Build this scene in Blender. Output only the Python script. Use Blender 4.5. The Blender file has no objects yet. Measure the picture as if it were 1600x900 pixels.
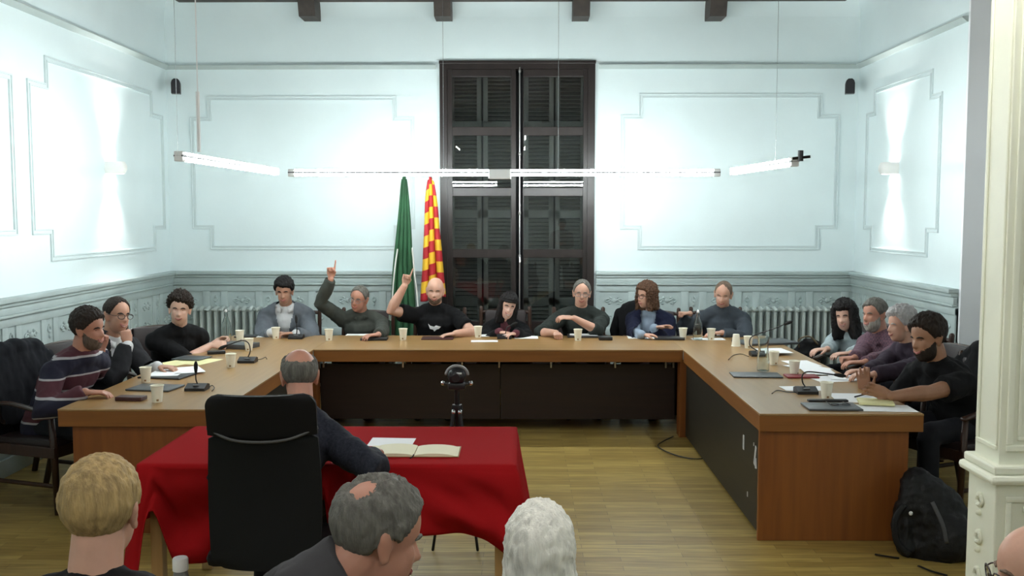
import bpy, bmesh, math, random
import numpy as np
from mathutils import Vector, Matrix, noise
PI = math.pi
random.seed(7)
C = bpy.context.scene.collection
SC = bpy.context.scene
# ------------------------------------------------------------------ camera
CF, CH, CP, CY = 1500.0, 1.88, 0.076, 0.009
cam_d = bpy.data.cameras.new('camera'); cam = bpy.data.objects.new('camera', cam_d); C.objects.link(cam)
cam.location = (0, 0, CH); cam.rotation_euler = (PI/2-CP, 0, CY)
cam_d.sensor_width = 36; cam_d.lens = 36*CF/1600; cam_d.clip_end = 100; cam_d.clip_start = 0.05
SC.camera = cam
def at(px, py, Y=None, z=None, X=None):
    """world point seen at a pixel, on the plane Y=, z= or X="""
    x = (px-800)/CF; y = -(py-450)/CF
    c, s = math.cos(CP), math.sin(CP)
    fy = c + y*s; fz = -s + y*c
    c, s = math.cos(CY), math.sin(CY)
    d = Vector((x*c - fy*s, x*s + fy*c, fz))
    if Y is not None: t = Y/d.y
    elif z is not None: t = (z-CH)/d.z
    else: t = X/d.x
    return Vector((0, 0, CH)) + d*t
# ------------------------------------------------------------------ materials
MATS = {}
def mat(name, col, rough=.6, metal=0, nscale=0, namt=0, bump=0, bscale=40, spec=.5, emit=None, es=0, sheen=0, stretch=(1,1,1), coat=0):
    if name in MATS: return MATS[name]
    m = bpy.data.materials.new(name); m.use_nodes = True; nt = m.node_tree; b = nt.nodes['Principled BSDF']
    b.inputs['Base Color'].default_value = (*col, 1); b.inputs['Roughness'].default_value = rough
    b.inputs['Metallic'].default_value = metal; b.inputs['Specular IOR Level'].default_value = spec
    b.inputs['Sheen Weight'].default_value = sheen; b.inputs['Coat Weight'].default_value = coat
    tc = nt.nodes.new('ShaderNodeTexCoord'); mp = nt.nodes.new('ShaderNodeMapping'); mp.inputs['Scale'].default_value = stretch
    nt.links.new(tc.outputs['Object'], mp.inputs['Vector'])
    if namt:
        n = nt.nodes.new('ShaderNodeTexNoise'); n.inputs['Scale'].default_value = nscale; n.inputs['Detail'].default_value = 4
        nt.links.new(mp.outputs[0], n.inputs['Vector'])
        r = nt.nodes.new('ShaderNodeValToRGB'); e = r.color_ramp.elements
        e[0].position = .3; e[1].position = .7
        e[0].color = (*[max(0, c*(1-namt)) for c in col], 1); e[1].color = (*[min(1, c*(1+namt)) for c in col], 1)
        nt.links.new(n.outputs['Fac'], r.inputs[0]); nt.links.new(r.outputs[0], b.inputs['Base Color'])
    if bump:
        n = nt.nodes.new('ShaderNodeTexNoise'); n.inputs['Scale'].default_value = bscale; n.inputs['Detail'].default_value = 3
        nt.links.new(mp.outputs[0], n.inputs['Vector'])
        bp = nt.nodes.new('ShaderNodeBump'); bp.inputs['Strength'].default_value = bump; bp.inputs['Distance'].default_value = .01
        nt.links.new(n.outputs['Fac'], bp.inputs['Height']); nt.links.new(bp.outputs[0], b.inputs['Normal'])
    if emit:
        b.inputs['Emission Color'].default_value = (*emit, 1); b.inputs['Emission Strength'].default_value = es
    MATS[name] = m; return m
def nodes(m): return m.node_tree, m.node_tree.nodes['Principled BSDF']
# ------------------------------------------------------------------ mesh gathering
class MB:
    def __init__(s): s.V = []; s.F = []; s.M = []; s.cur = 0; s.UV = None
    def add(s, V, F):
        k = len(s.V); s.V += [tuple(v) for v in V]; s.F += [tuple(i+k for i in f) for f in F]; s.M += [s.cur]*len(F); return s
    def box(s, x0, x1, y0, y1, z0, z1, M=None):
        V = [Vector((x, y, z)) for z in (z0, z1) for y in (y0, y1) for x in (x0, x1)]
        if M is not None: V = [M @ v for v in V]
        return s.add(V, [(0,2,3,1),(4,5,7,6),(0,1,5,4),(2,6,7,3),(0,4,6,2),(1,3,7,5)])
    def bbox(s, x0, x1, y0, y1, z0, z1, b=.005, M=None):
        """box with bevelled edges"""
        bm = bmesh.new(); bmesh.ops.create_cube(bm, size=1)
        for v in bm.verts: v.co = Vector(((x0+x1)/2+v.co.x*(x1-x0), (y0+y1)/2+v.co.y*(y1-y0), (z0+z1)/2+v.co.z*(z1-z0)))
        b = min(b, .45*min(abs(x1-x0), abs(y1-y0), abs(z1-z0)))
        bmesh.ops.bevel(bm, geom=bm.edges[:], offset=b, segments=2, affect='EDGES', profile=.5)
        V = [v.co.copy() for v in bm.verts]
        if M is not None: V = [M @ v for v in V]
        F = [[v.index for v in f.verts] for f in bm.faces]; bm.verts.index_update(); F = [[v.index for v in f.verts] for f in bm.faces]
        bm.free(); return s.add(V, F)
    def tube(s, pts, rad, seg=12, side=None, cap=True, closed=False):
        """pts: path, rad: number | list of number or (a,b); a along 'side' axis"""
        P = [Vector(p) for p in pts]; n = len(P)
        if not isinstance(rad, (list, tuple)) or (isinstance(rad, tuple)): rad = [rad]*n
        R = [r if isinstance(r, tuple) else (r, r) for r in rad]
        T = []
        for i in range(n):
            a = P[(i-1) % n] if (closed or i > 0) else P[0]; b = P[(i+1) % n] if (closed or i < n-1) else P[-1]
            t = b-a; T.append(t.normalized() if t.length > 1e-9 else Vector((0, 0, 1)))
        sd = Vector(side) if side is not None else (Vector((1, 0, 0)) if abs(T[0].x) < .8 else Vector((0, 1, 0)))
        rings = []
        def ring(c, t, a, b):
            nonlocal sd
            q = sd - t*sd.dot(t)
            if q.length < 1e-4: q = t.orthogonal()
            q.normalize(); u = t.cross(q)
            if side is None: sd = q
            return [c + q*(a*math.cos(2*PI*k/seg)) + u*(b*math.sin(2*PI*k/seg)) for k in range(seg)]
        if cap == 'round':
            for f in (.98, .8, .45):
                m = math.sqrt(1-f*f); r = R[0]; rings.append(ring(P[0]-T[0]*(f*min(r)), T[0], r[0]*m, r[1]*m))
        for i in range(n): rings.append(ring(P[i], T[i], *R[i]))
        if cap == 'round':
            for f in (.45, .8, .98):
                m = math.sqrt(1-f*f); r = R[-1]; rings.append(ring(P[-1]+T[-1]*(f*min(r)), T[-1], r[0]*m, r[1]*m))
        V = [v for r in rings for v in r]; F = []; m = len(rings)
        for i in range(m if closed else m-1):
            for k in range(seg):
                j = (k+1) % seg; i2 = (i+1) % m
                F.append((i*seg+k, i*seg+j, i2*seg+j, i2*seg+k))
        if cap and not closed: F.append(tuple(reversed(range(seg)))); F.append(tuple((m-1)*seg+k for k in range(seg)))
        return s.add(V, F)
    def lathe(s, prof, c=(0,0,0), seg=24, M=None, cap=True):
        c = Vector(c); V = []
        for r, z in prof:
            for k in range(seg):
                v = Vector((r*math.cos(2*PI*k/seg), r*math.sin(2*PI*k/seg), z))
                V.append((M @ v if M is not None else v) + c)
        F = []; m = len(prof)
        for i in range(m-1):
            for k in range(seg):
                j = (k+1) % seg; F.append((i*seg+k, i*seg+j, (i+1)*seg+j, (i+1)*seg+k))
        if cap: F.append(tuple(reversed(range(seg)))); F.append(tuple((m-1)*seg+k for k in range(seg)))
        return s.add(V, F)
    def ell(s, c, r, M=None, nu=16, nv=10):
        c = Vector(c); V = []; F = []
        for j in range(nv+1):
            a = PI*j/nv
            for k in range(nu):
                v = Vector((r[0]*math.sin(a)*math.cos(2*PI*k/nu), r[1]*math.sin(a)*math.sin(2*PI*k/nu), r[2]*math.cos(a)))
                V.append((M @ v if M is not None else v)+c)
        for j in range(nv):
            for k in range(nu):
                q = (k+1) % nu; F.append((j*nu+k, (j+1)*nu+k, (j+1)*nu+q, j*nu+q))
        return s.add(V, F)
    def prism(s, poly, y0, y1, M=None):
        """poly in (x,z) extruded along y"""
        n = len(poly); V = [Vector((x, y, z)) for y in (y0, y1) for x, z in poly]
        if M is not None: V = [M @ v for v in V]
        F = [tuple(range(n)), tuple(reversed(range(n, 2*n)))] + [(k, k+n, (k+1) % n+n, (k+1) % n) for k in range(n)]
        return s.add(V, F)
    def mesh(s, name, org=(0,0,0), mats=(), smooth=True):
        me = bpy.data.meshes.new(name); o = Vector(org)
        me.from_pydata([tuple(Vector(v)-o) for v in s.V], [], s.F)
        for m in mats: me.materials.append(m)
        if len(mats) > 1: me.polygons.foreach_set('material_index', s.M)
        bm = bmesh.new(); bm.from_mesh(me); bmesh.ops.remove_doubles(bm, verts=bm.verts, dist=1e-6)
        bmesh.ops.recalc_face_normals(bm, faces=bm.faces); bm.to_mesh(me); bm.free()
        shade(me, smooth); return me
    def build(s, name, m, parent=None, smooth=False, org=None):
        """mesh in WORLD coordinates, linked with its origin at the parent's (or at org)"""
        mats = m if isinstance(m, (list, tuple)) else [m]
        po = parent_world(parent) if parent else Matrix.Identity(4)
        o = Vector(org) if org is not None else po.translation
        me = s.mesh(name, o, mats, smooth)
        return link(name, me, parent, o)
def shade(me, smooth):
    if smooth:
        me.polygons.foreach_set('use_smooth', [True]*len(me.polygons))
        if smooth == 'auto':
            me.set_sharp_from_angle(angle=math.radians(38))
    me.update()
def parent_world(o):
    M = Matrix.LocRotScale(o.location, o.rotation_euler, o.scale)
    return parent_world(o.parent) @ M if o.parent else M
def link(name, me, parent=None, o=(0,0,0)):
    ob = bpy.data.objects.new(name, me); C.objects.link(ob)
    if parent is not None:
        ob.parent = parent; ob.location = Vector(o) - parent_world(parent).translation
    else: ob.location = o
    return ob
def thing(name, label, cat, loc=(0,0,0), rz=0, group=None):
    o = bpy.data.objects.new(name, None); C.objects.link(o); o.location = loc; o.rotation_euler = (0, 0, rz)
    o.empty_display_size = .1
    return tag(o, label, cat, group)
def tag(o, label, cat, group=None):
    o['label'] = label; o['category'] = cat
    if group: o['group'] = group
    return o
def struct(o): o['kind'] = 'structure'; return o
def local_part(name, mb, m, parent, smooth=False):
    """mesh given in the thing's own coordinates"""
    mats = m if isinstance(m, (list, tuple)) else [m]
    me = mb.mesh(name, (0,0,0), mats, smooth); ob = bpy.data.objects.new(name, me); C.objects.link(ob); ob.parent = parent; return ob
def dup(root, loc, rz=None, label=None, group=None):
    def cp(o, par):
        c = o.copy(); C.objects.link(c); c.parent = par
        for ch in [x for x in bpy.data.objects if x.parent == o]: cp(ch, c)
        return c
    r = cp(root, None); r.location = loc
    if rz is not None: r.rotation_euler = (0, 0, rz)
    if label: r['label'] = label
    if group: r['group'] = group
    return r
def cr(pts, k=6):
    """Catmull-Rom resample of a path; pts may carry extra components (numbers)"""
    P = [np.array(p, float) for p in pts]; out = []
    Q = [2*P[0]-P[1]] + P + [2*P[-1]-P[-2]]
    for i in range(1, len(Q)-2):
        for j in range(k):
            t = j/k; a, b, c, d = Q[i-1:i+3]
            out.append(.5*((2*b)+(-a+c)*t+(2*a-5*b+4*c-d)*t*t+(-a+3*b-3*c+d)*t**3))
    out.append(P[-1]); return out
def voxel(mb, size, smooth=2, fac=.5):
    me = mb.mesh('tmp', smooth=False); ob = bpy.data.objects.new('tmp', me); C.objects.link(ob)
    r = ob.modifiers.new('r', 'REMESH'); r.mode = 'VOXEL'; r.voxel_size = size; r.adaptivity = 0
    if smooth: q = ob.modifiers.new('s', 'SMOOTH'); q.iterations = smooth; q.factor = fac
    dg = bpy.context.evaluated_depsgraph_get(); dg.update()
    new = bpy.data.meshes.new_from_object(ob.evaluated_get(dg))
    bpy.data.objects.remove(ob); bpy.data.meshes.remove(me); return new
def me_co(me):
    a = np.empty(len(me.vertices)*3); me.vertices.foreach_get('co', a); return a.reshape(-1, 3)
def me_set(me, a): me.vertices.foreach_set('co', a.ravel()); me.update()
def me_no(me):
    a = np.empty(len(me.vertices)*3); me.vertex_normals.foreach_get('vector', a); return a.reshape(-1, 3)
def fold(me, amp, freq, seed=0, stretch=(1,1,1)):
    co = me_co(me); no = me_no(me); off = Vector((seed*3.7, seed*1.3, seed*2.1))
    d = np.array([noise.noise(Vector((c[0]*freq*stretch[0], c[1]*freq*stretch[1], c[2]*freq*stretch[2]))+off) +
                  .5*noise.noise(Vector((c[0]*freq*2.3*stretch[0], c[1]*freq*2.3*stretch[1], c[2]*freq*2.3*stretch[2]))+off) for c in co])
    me_set(me, co + no*(d*amp)[:, None])
def world_mesh(name, me, mats, parent, smooth=True):
    """me in world coordinates -> child of parent"""
    o = parent_world(parent).translation if parent else Vector((0,0,0))
    me.transform(Matrix.Translation(-o)); me.materials.clear()
    for m in mats: me.materials.append(m)
    shade(me, smooth); me.name = name
    return link(name, me, parent, o)
def sstep(a, b, x):
    t = np.clip((x-a)/(b-a), 0, 1); return t*t*(3-2*t)
# ------------------------------------------------------------------ materials of the place
WALLC = (.78, .885, .90)
M_wall = mat('wall_paint', WALLC, .75, nscale=1.5, namt=.03, bump=.06, bscale=25)
M_wall2 = mat('alcove_paint', (.88,.91,.94), .8, nscale=1.5, namt=.03)
M_wain = mat('wainscot_paint', (.45,.53,.525), .5, nscale=3, namt=.08, bump=.1, bscale=30)
M_rail = mat('rail_paint', (.46,.53,.52), .5, nscale=3, namt=.05)
M_pmould = mat('moulding_paint', (.66,.75,.76), .55)
M_dark = mat('dark_wood', (.020,.014,.013), .35, nscale=8, namt=.3, stretch=(1,1,.1))
M_beam = mat('beam_wood', (.05,.038,.032), .6, nscale=8, namt=.35, stretch=(1,.1,1), bump=.3)
M_colm = mat('column_paint', (.84,.86,.72), .5, nscale=4, namt=.04, bump=.05)
M_black = mat('black_plastic', (.012,.012,.014), .4)
M_blackm = mat('black_metal', (.02,.02,.022), .3, metal=.6)
M_chrome = mat('bright_metal', (.6,.6,.62), .25, metal=1)
M_white = mat('white_plastic', (.8,.8,.8), .4)
M_tube = mat('lamp_tube_light', (1,1,1), .5, emit=(.93,1,.99), es=112)
M_rad = mat('radiator_paint', (.47,.53,.51), .4, nscale=5, namt=.05)
# floor: strip parquet running along X
M_floor = mat('parquet', (.3,.2,.09), .4, spec=.22)
def floor_mat():
    nt, b = nodes(M_floor); N = nt.nodes.new; L = nt.links.new
    tc = N('ShaderNodeTexCoord'); br = N('ShaderNodeTexBrick')
    L(tc.outputs['Object'], br.inputs['Vector'])
    br.inputs['Scale'].default_value = 1; br.inputs['Brick Width'].default_value = .55; br.inputs['Row Height'].default_value = .068
    br.inputs['Mortar Size'].default_value = .0012; br.offset = .37; br.offset_frequency = 2
    br.inputs['Color1'].default_value = (.34,.225,.06,1); br.inputs['Color2'].default_value = (.49,.35,.105,1); br.inputs['Mortar'].default_value = (.17,.12,.05,1)
    br.inputs['Bias'].default_value = -.1
    mp = N('ShaderNodeMapping'); mp.inputs['Scale'].default_value = (2.2,26,1); L(tc.outputs['Object'], mp.inputs['Vector'])
    n = N('ShaderNodeTexNoise'); n.inputs['Scale'].default_value = 1.6; n.inputs['Detail'].default_value = 5; L(mp.outputs[0], n.inputs['Vector'])
    r = N('ShaderNodeValToRGB'); r.color_ramp.elements[0].color = (.66,.66,.66,1); r.color_ramp.elements[1].color = (1.12,1.12,1.12,1)
    r.color_ramp.elements[0].position = .3; r.color_ramp.elements[1].position = .7
    L(n.outputs['Fac'], r.inputs[0])
    mx = N('ShaderNodeMix'); mx.data_type = 'RGBA'; mx.blend_type = 'MULTIPLY'; mx.inputs[0].default_value = 1
    L(br.outputs['Color'], mx.inputs[6]); L(r.outputs[0], mx.inputs[7]); L(mx.outputs[2], b.inputs['Base Color'])
floor_mat()
# ------------------------------------------------------------------ room shell
XL, XR, YB = -3.737, 3.536, 10.206
ZC = 4.17; YF = -3.2; YA = 7.75
WZ = 1.272; PZ = 3.423
fb = MB().box(-6.2, 6.2, YF-.2, 11.6, -.12, 0); struct(fb.build('floor', M_floor))
# window opening X -.87.. .80, z 0..3.53
wx0, wx1, wzt = at(687, 96, Y=YB).x, at(930, 96, Y=YB).x, at(800, 97, Y=YB).z
b = MB()
b.box(XL-.3, wx0, YB, YB+.4, 0, ZC+.3); b.box(wx1, XR+.3, YB, YB+.4, 0, ZC+.3); b.box(wx0, wx1, YB, YB+.4, wzt, ZC+.3)
struct(b.build('wall_back', M_wall))
b = MB(); b.box(XL-.3, XL, YF, YB, 0, ZC+.3); struct(b.build('wall_left', M_wall))
b = MB(); b.box(XR, XR+.5, YA, YB, 0, ZC+.3); struct(b.build('wall_right', M_wall))
# alcove right of the right wall
b = MB()
b.prism([(XR+.5, 0), (4.4, 0), (4.4, ZC+.3), (XR+.5, ZC+.3)], YA-.02, YA+.1)
b.box(4.4, 4.6, 4.2, YA+.1, 0, ZC+.3)
struct(b.build('wall_alcove', M_wall2))
b = MB(); b.box(4.4, 4.6, YF, 4.2, 0, ZC+.3); struct(b.build('wall_side', M_wall))
b = MB(); b.box(XL-.3, 4.6, YF-.2, YF, 0, ZC+.3); struct(b.build('wall_front', M_wall))
b = MB(); b.box(XL-.3, 4.6, YF-.2, YB+.4, ZC, ZC+.2)
for k in range(40):
    x = XL+.1+k*.21; b.box(x, x+.012, YF, YB, ZC-.008, ZC)
struct(b.build('ceiling', M_beam))
# grey skin on the reveal that faces the room's front at the end of the right wall
b = MB(); b.box(XR, 4.4, YA-.03, YA-.001, 0, ZC); struct(b.build('wall_reveal', M_wall2))
# white cove between wall and ceiling
cz = at(800, 27, Y=YB).z
for nm, poly in (('trim_1', [(XL, YB), (XR, YB), (XR-.14, YB-.14), (XL+.14, YB-.14)]), ('trim_2', [(XL, YF), (XL, YB), (XL+.14, YB-.14), (XL+.14, YF)]), ('trim_3', [(XR, YB), (XR, YA), (XR-.14, YA), (XR-.14, YB-.14)])):
    b = MB(); V = []
    (a0, a1, a2, a3) = poly
    for t in range(7):
        u = t/6*PI/2; f = 1-math.cos(u); h = cz+(ZC-cz)*math.sin(u)
        V.append((a0[0]+(a3[0]-a0[0])*f, a0[1]+(a3[1]-a0[1])*f, h)); V.append((a1[0]+(a2[0]-a1[0])*f, a1[1]+(a2[1]-a1[1])*f, h))
    V.append((a0[0], a0[1], ZC)); V.append((a1[0], a1[1], ZC))
    F = [(2*t, 2*t+1, 2*t+3, 2*t+2) for t in range(6)] + [(12, 13, 15, 14), (0, 14, 15, 1), tuple([14]+[2*t for t in range(6, -1, -1)]), tuple([15]+[2*t+1 for t in range(7)])]
    b.add(V, F); struct(b.build(nm, M_wall, smooth='auto'))
# ceiling beams: four long ones carried on brackets at the back wall, and the dark plate between them
b = MB()
bp = at(290, 3, Y=YB-.15)
for i, px in enumerate((482, 692, 908, 1120)):
    c = at(px, 20, Y=YB-.2).x
    bb = MB(); bb.bbox(c-.1, c+.1, YF, YB-.15, ZC-.05, ZC+.06, .01)
    o = bb.build('ceiling_beam', M_beam); tag(o, ['dark wooden ceiling beam nearest the left wall', 'dark wooden ceiling beam above the left edge of the tall dark window', 'dark wooden ceiling beam above the right edge of the tall dark window', 'dark wooden ceiling beam nearest the right wall'][i], 'beam', 'ceiling beams')
    zb = at(px, 25, Y=YB-.28).z
    cb = MB(); cb.prism([(0, ZC-.05), (.36, ZC-.05), (.33, ZC-.09), (.28, zb+.03), (.27, zb), (0, zb)], -.085, .085, Matrix.Translation((c, YB, 0)) @ Matrix.Rotation(-PI/2, 4, 'Z'))
    k = cb.build('bracket', M_beam, o)
bb = MB(); bb.bbox(XL+.2, XR-.2, YB-.24, YB-.12, bp.z, ZC, .008); o = bb.build('trim_4', M_beam); struct(o)
# picture rail
def rail(name, pts, prof, m, inward):
    """prof: list of (out, z). pts: xy path along wall; inward: unit xy per segment end"""
    b = MB(); V = []; n = len(prof)
    for (x, y), (ix, iy) in zip(pts, inward):
        for o, z in prof: V.append((x+ix*o, y+iy*o, z))
    F = []
    for i in range(len(pts)-1):
        for k in range(n): F.append((i*n+k, i*n+(k+1) % n, (i+1)*n+(k+1) % n, (i+1)*n+k))
    F += [tuple(range(n)), tuple(reversed(range((len(pts)-1)*n, len(pts)*n)))]
    b.add(V, F); return struct(b.build(name, m))
prof = [(0,PZ-.02),(.012,PZ-.02),(.03,PZ-.005),(.05,PZ+.012),(.05,PZ+.022),(0,PZ+.022)]
rail('trim_5', [(XL, YF), (XL, YB), (wx0-.04, YB)], prof, M_rail, [(1,0), (1,-1), (0,-1)])
rail('trim_6', [(wx1+.04, YB), (XR, YB), (XR, YA)], prof, M_rail, [(0,-1), (-1,-1), (-1,0)])
# stepped panel mouldings on the walls
def frame(name, pts, M, w=.045, h=.014):
    """closed polyline in wall (u,v); M maps (u, out, v)"""
    n = len(pts); V = []; b = MB()
    def off(i, d):
        p0, p1, p2 = [Vector(pts[(i+k) % n]) for k in (-1, 0, 1)]
        a = (p1-p0).normalized(); c = (p2-p1).normalized(); na = Vector((-a.y, a.x)); nc = Vector((-c.y, c.x))
        m = (na+nc); m = m/max(m.dot(na), .2); return p1+m*d
    pr = [(-w/2, 0), (-w/2, h), (-w/4, h), (-w/5, h*.35), (w/5, h*.35), (w/4, h), (w/2, h), (w/2, 0)]
    for i in range(n):
        for d, o in pr: q = off(i, d); V.append(M @ Vector((q.x, o, q.y)))
    k = len(pr); F = [(i*k+j, i*k+j+1, ((i+1) % n)*k+j+1, ((i+1) % n)*k+j) for i in range(n) for j in range(k-1)]
    b.add(V, F); return struct(b.build(name, M_pmould))
def stepped(u0, u1, v0, v1, s, t):
    return [(u0+s, v0), (u1-s, v0), (u1-s, v0+t), (u1, v0+t), (u1, v1-t), (u1-s, v1-t), (u1-s, v1), (u0+s, v1), (u0+s, v1-t), (u0, v1-t), (u0, v0+t), (u0+s, v0+t)]
MBk = Matrix.Translation((0, YB, 0)) @ Matrix.Diagonal((1, -1, 1, 1))
MLf = Matrix.Translation((XL, 0, 0)) @ Matrix(((0,1,0,0),(1,0,0,0),(0,0,1,0),(0,0,0,1)))
MRt = Matrix.Translation((XR, 0, 0)) @ Matrix(((0,-1,0,0),(1,0,0,0),(0,0,1,0),(0,0,0,1)))
uz = lambda py: at(800, py, Y=YB).z
ux = lambda px: at(px, 300, Y=YB).x
frame('trim_7', stepped(ux(303), ux(645), uz(387), uz(153), ux(330)-ux(303), uz(355)-uz(387)), MBk)
frame('trim_8', stepped(ux(972), ux(1306), uz(387), uz(150), ux(1000)-ux(972), uz(355)-uz(387)), MBk)
zs0, zs1, st = uz(387), uz(153), uz(355)-uz(387)
frame('trim_9', stepped(at(52, 365, X=XL).y, at(256, 340, X=XL).y, zs0, zs1, .28, st), MLf)
frame('trim_10', stepped(2.6, at(24, 367, X=XL).y, zs0, zs1, .28, st), MLf)
frame('trim_11', stepped(at(1467, 300, X=XR).y, at(1352, 350, X=XR).y, zs0, zs1, .2, st), MRt)
# ------------------------------------------------------------------ wainscot
def ornament(b, M, w, h, kind):
    """small plaster relief centred at (0,0), w x h"""
    def tb(pts, r): b.tube([M @ Vector((p[0], .004, p[1])) for p in cr([(*p, 0) for p in pts], 4)], r, 6, cap='round')
    def bl(x, z, rx, rz): b.ell(M @ Vector((x, .003, z)), (rx, .014, rz) if abs(M[0][0]) > .5 else (.014, rx, rz), nu=8, nv=6)
    if kind == 'wide':
        bl(0, 0, w*.10, w*.10)
        for s in (-1, 1):
            tb([(s*w*.10, 0), (s*w*.25, h*.12), (s*w*.36, 0), (s*w*.28, -h*.1), (s*w*.2, -h*.02)], .008)
            bl(s*w*.16, h*.2, w*.05, h*.08); bl(s*w*.2, -h*.2, w*.07, h*.05)
    else:
        bl(0, h*.25, w*.12, h*.1); bl(0, -h*.05, w*.16, h*.07); bl(0, -h*.3, w*.08, h*.1)
        for s in (-1, 1): tb([(0, -h*.1), (s*w*.22, h*.05), (s*w*.12, h*.22)], .007)
def wainscot(name, u0, u1, M, top=WZ, unit=(.30, .115, .075), skip=None):
    b = MB(); D = .03
    b.box(u0, u1, 0, D*.45, .1, top-.02, M)
    def railh(z0, z1, d): b.bbox(u0, u1, 0, d, z0, z1, .006, M)
    # cap mouldings
    railh(top-.025, top+.012, .085); railh(top-.055, top-.025, .062); railh(top-.115, top-.055, .045); railh(top-.135, top-.115, .055)
    railh(top-.205, top-.135, D); railh(.60, .68, D); railh(0, .13, .045); railh(.13, .2, D)
    wd, nr, gp = unit; u = u0+gp*.6; odd = True
    b.box(u0, u, 0, D*.86, .19, top-.15, M)
    while u < u1-.05:
        w = wd if odd else nr; e = min(u+w, u1)
        if e < u1: b.bbox(e, min(e+gp, u1), 0, D*.86, .19, top-.15, .003, M)
        cx = (u+e)/2
        if e-u > .08:
            hz = top-.205-.68; z = .68+hz*.5
            n = 2 if odd else 2
            for k in range(n):
                zz = .68+hz*(k+.5)/n
                Mo = M @ Matrix.Translation((cx, D*.45, zz)); ornament(b, Mo, (e-u)*.85, hz/n*.8, 'wide' if odd else 'narrow')
            ornament(b, M @ Matrix.Translation((cx, D*.45, .4)), (e-u)*.8, .25, 'wide' if odd else 'narrow')
        u = e+gp; odd = not odd
    return struct(b.build(name, M_wain, smooth='auto'))
wainscot('trim_16', XL, wx0-.02, MBk)
wainscot('trim_17', wx1+.02, XR, MBk)
wainscot('trim_18', 2.5, YB, MLf)
wainscot('trim_19', YA, YB, MRt)
MAl = Matrix.Translation((4.4, 0, 0)) @ Matrix(((0,-1,0,0),(1,0,0,0),(0,0,1,0),(0,0,0,1)))
wainscot('trim_20', 4.3, YA-.03, MAl, top=.82)
MRe = Matrix.Translation((0, YA-.03, 0)) @ Matrix.Diagonal((1, -1, 1, 1))
wainscot('trim_21', XR, 4.4, MRe, top=.80)
# little dark shelf on the reveal
p = at(1527, 543, Y=YA-.06)
o = MB(); o.bbox(p.x-.07, 4.0, YA-.2, YA-.03, p.z-.012, p.z+.012, .003)
tag(o.build('wall_shelf', M_black, org=p), 'small dark shelf jutting from the grey alcove wall behind the column', 'shelf')
# ------------------------------------------------------------------ tall window
W = bpy.data.objects.new('window_1', None); C.objects.link(W); W.location = (0, YB, 0); struct(W)
b = MB(); fw = .075; y0, y1 = YB-.03, YB+.12
b.box(wx0, wx0+fw, y0, y1, 0, wzt); b.box(wx1-fw, wx1, y0, y1, 0, wzt); b.box(wx0+fw, wx1-fw, y0, y1, wzt-fw, wzt)
b.bbox(wx0-.006, wx1+.006, YB-.035, YB, wzt-.02, wzt+.012, .004)
b.build('window_frame', M_dark, W)
lx = [(wx0+fw, (ux(806))), (ux(817), wx1-fw)]
zr = [uz(205), uz(300), uz(396)]
pane_x = [(ux(707), ux(799)), (ux(818), ux(911))]
M_glass = mat('window_glass', (.9,.95,.95), 0.0, spec=.5)
nt, bs = nodes(M_glass); bs.inputs['Transmission Weight'].default_value = 1; bs.inputs['IOR'].default_value = 1.5
M_shut = mat('shutter_slats', (.11,.115,.105), .55)
for li, ((a, c), (pa, pc)) in enumerate(zip(lx, pane_x)):
    f = MB(); yy0, yy1 = YB-.01, YB+.05
    c2 = c if li == 0 else c
    f.box(a, pa, yy0, yy1, .05, wzt-fw); f.box(pc, c2, yy0, yy1, .05, wzt-fw)
    tops = [wzt-fw]; rz_ = [(uz(120), wzt-fw)] + [(z-.045, z+.045) for z in zr] + [(.05, .75)]
    for z0, z1 in rz_: f.bbox(pa, pc, yy0, yy1, z0, z1, .004)
    leaf = f.build('window_sash', M_dark, W)
    zz = [uz(120)] + zr + [.75]
    for k in range(4):
        g = MB(); g.box(pa, pc, YB+.015, YB+.021, (zz[k+1]+.04 if k < 3 else .75), zz[k]-(.04 if k else 0))
        g.build('pane', M_glass, leaf)
    s = MB(); s.cur = 0
    for (sa, sb) in ((a+.01, (a+c)/2-.01), ((a+c)/2+.01, c-.01)):
        s.box(sa, sa+.05, YB+.22, YB+.26, .02, wzt-.02); s.box(sb-.05, sb, YB+.22, YB+.26, .02, wzt-.02)
        for z in (.02, .9, 1.85, 2.8, wzt-.1): s.box(sa, sb, YB+.22, YB+.26, z, z+.08)
        z = .1
        while z < wzt-.1:
            Mx = Matrix.Translation((0, YB+.24, z)) @ Matrix.Rotation(.7, 4, 'X'); s.box(sa+.05, sb-.05, -.022, .022, -.004, .004, Mx); z += .042
    s.build('shutter', M_shut, W)
b = MB(); b.box(wx0-.05, wx1+.05, YB+.3, YB+.42, -.02, wzt+.05)
b.build('night_backdrop', mat('night_dark', (.012,.013,.015), .8), W)  # dark sheet standing in for the night outside the shutters
b = MB(); xr = ux(812)
b.tube([(xr, YB-.045, .3), (xr, YB-.045, wzt-.06)], .007, 8); b.cur = 0
for pz in (112, 241, 333, 400): 
    z = uz(pz); b.ell((xr, YB-.045, z), (.014, .014, .022), nu=10, nv=8); b.box(xr-.012, xr+.012, YB-.04, YB-.01, z-.01, z+.01)
z = uz(402); b.tube([(xr, YB-.05, z), (xr, YB-.09, z), (xr+.002, YB-.1, z-.05)], .008, 8, cap='round')
b.build('bolt_rod', mat('worn_metal', (.45,.43,.42), .3, metal=.9), W)
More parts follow.
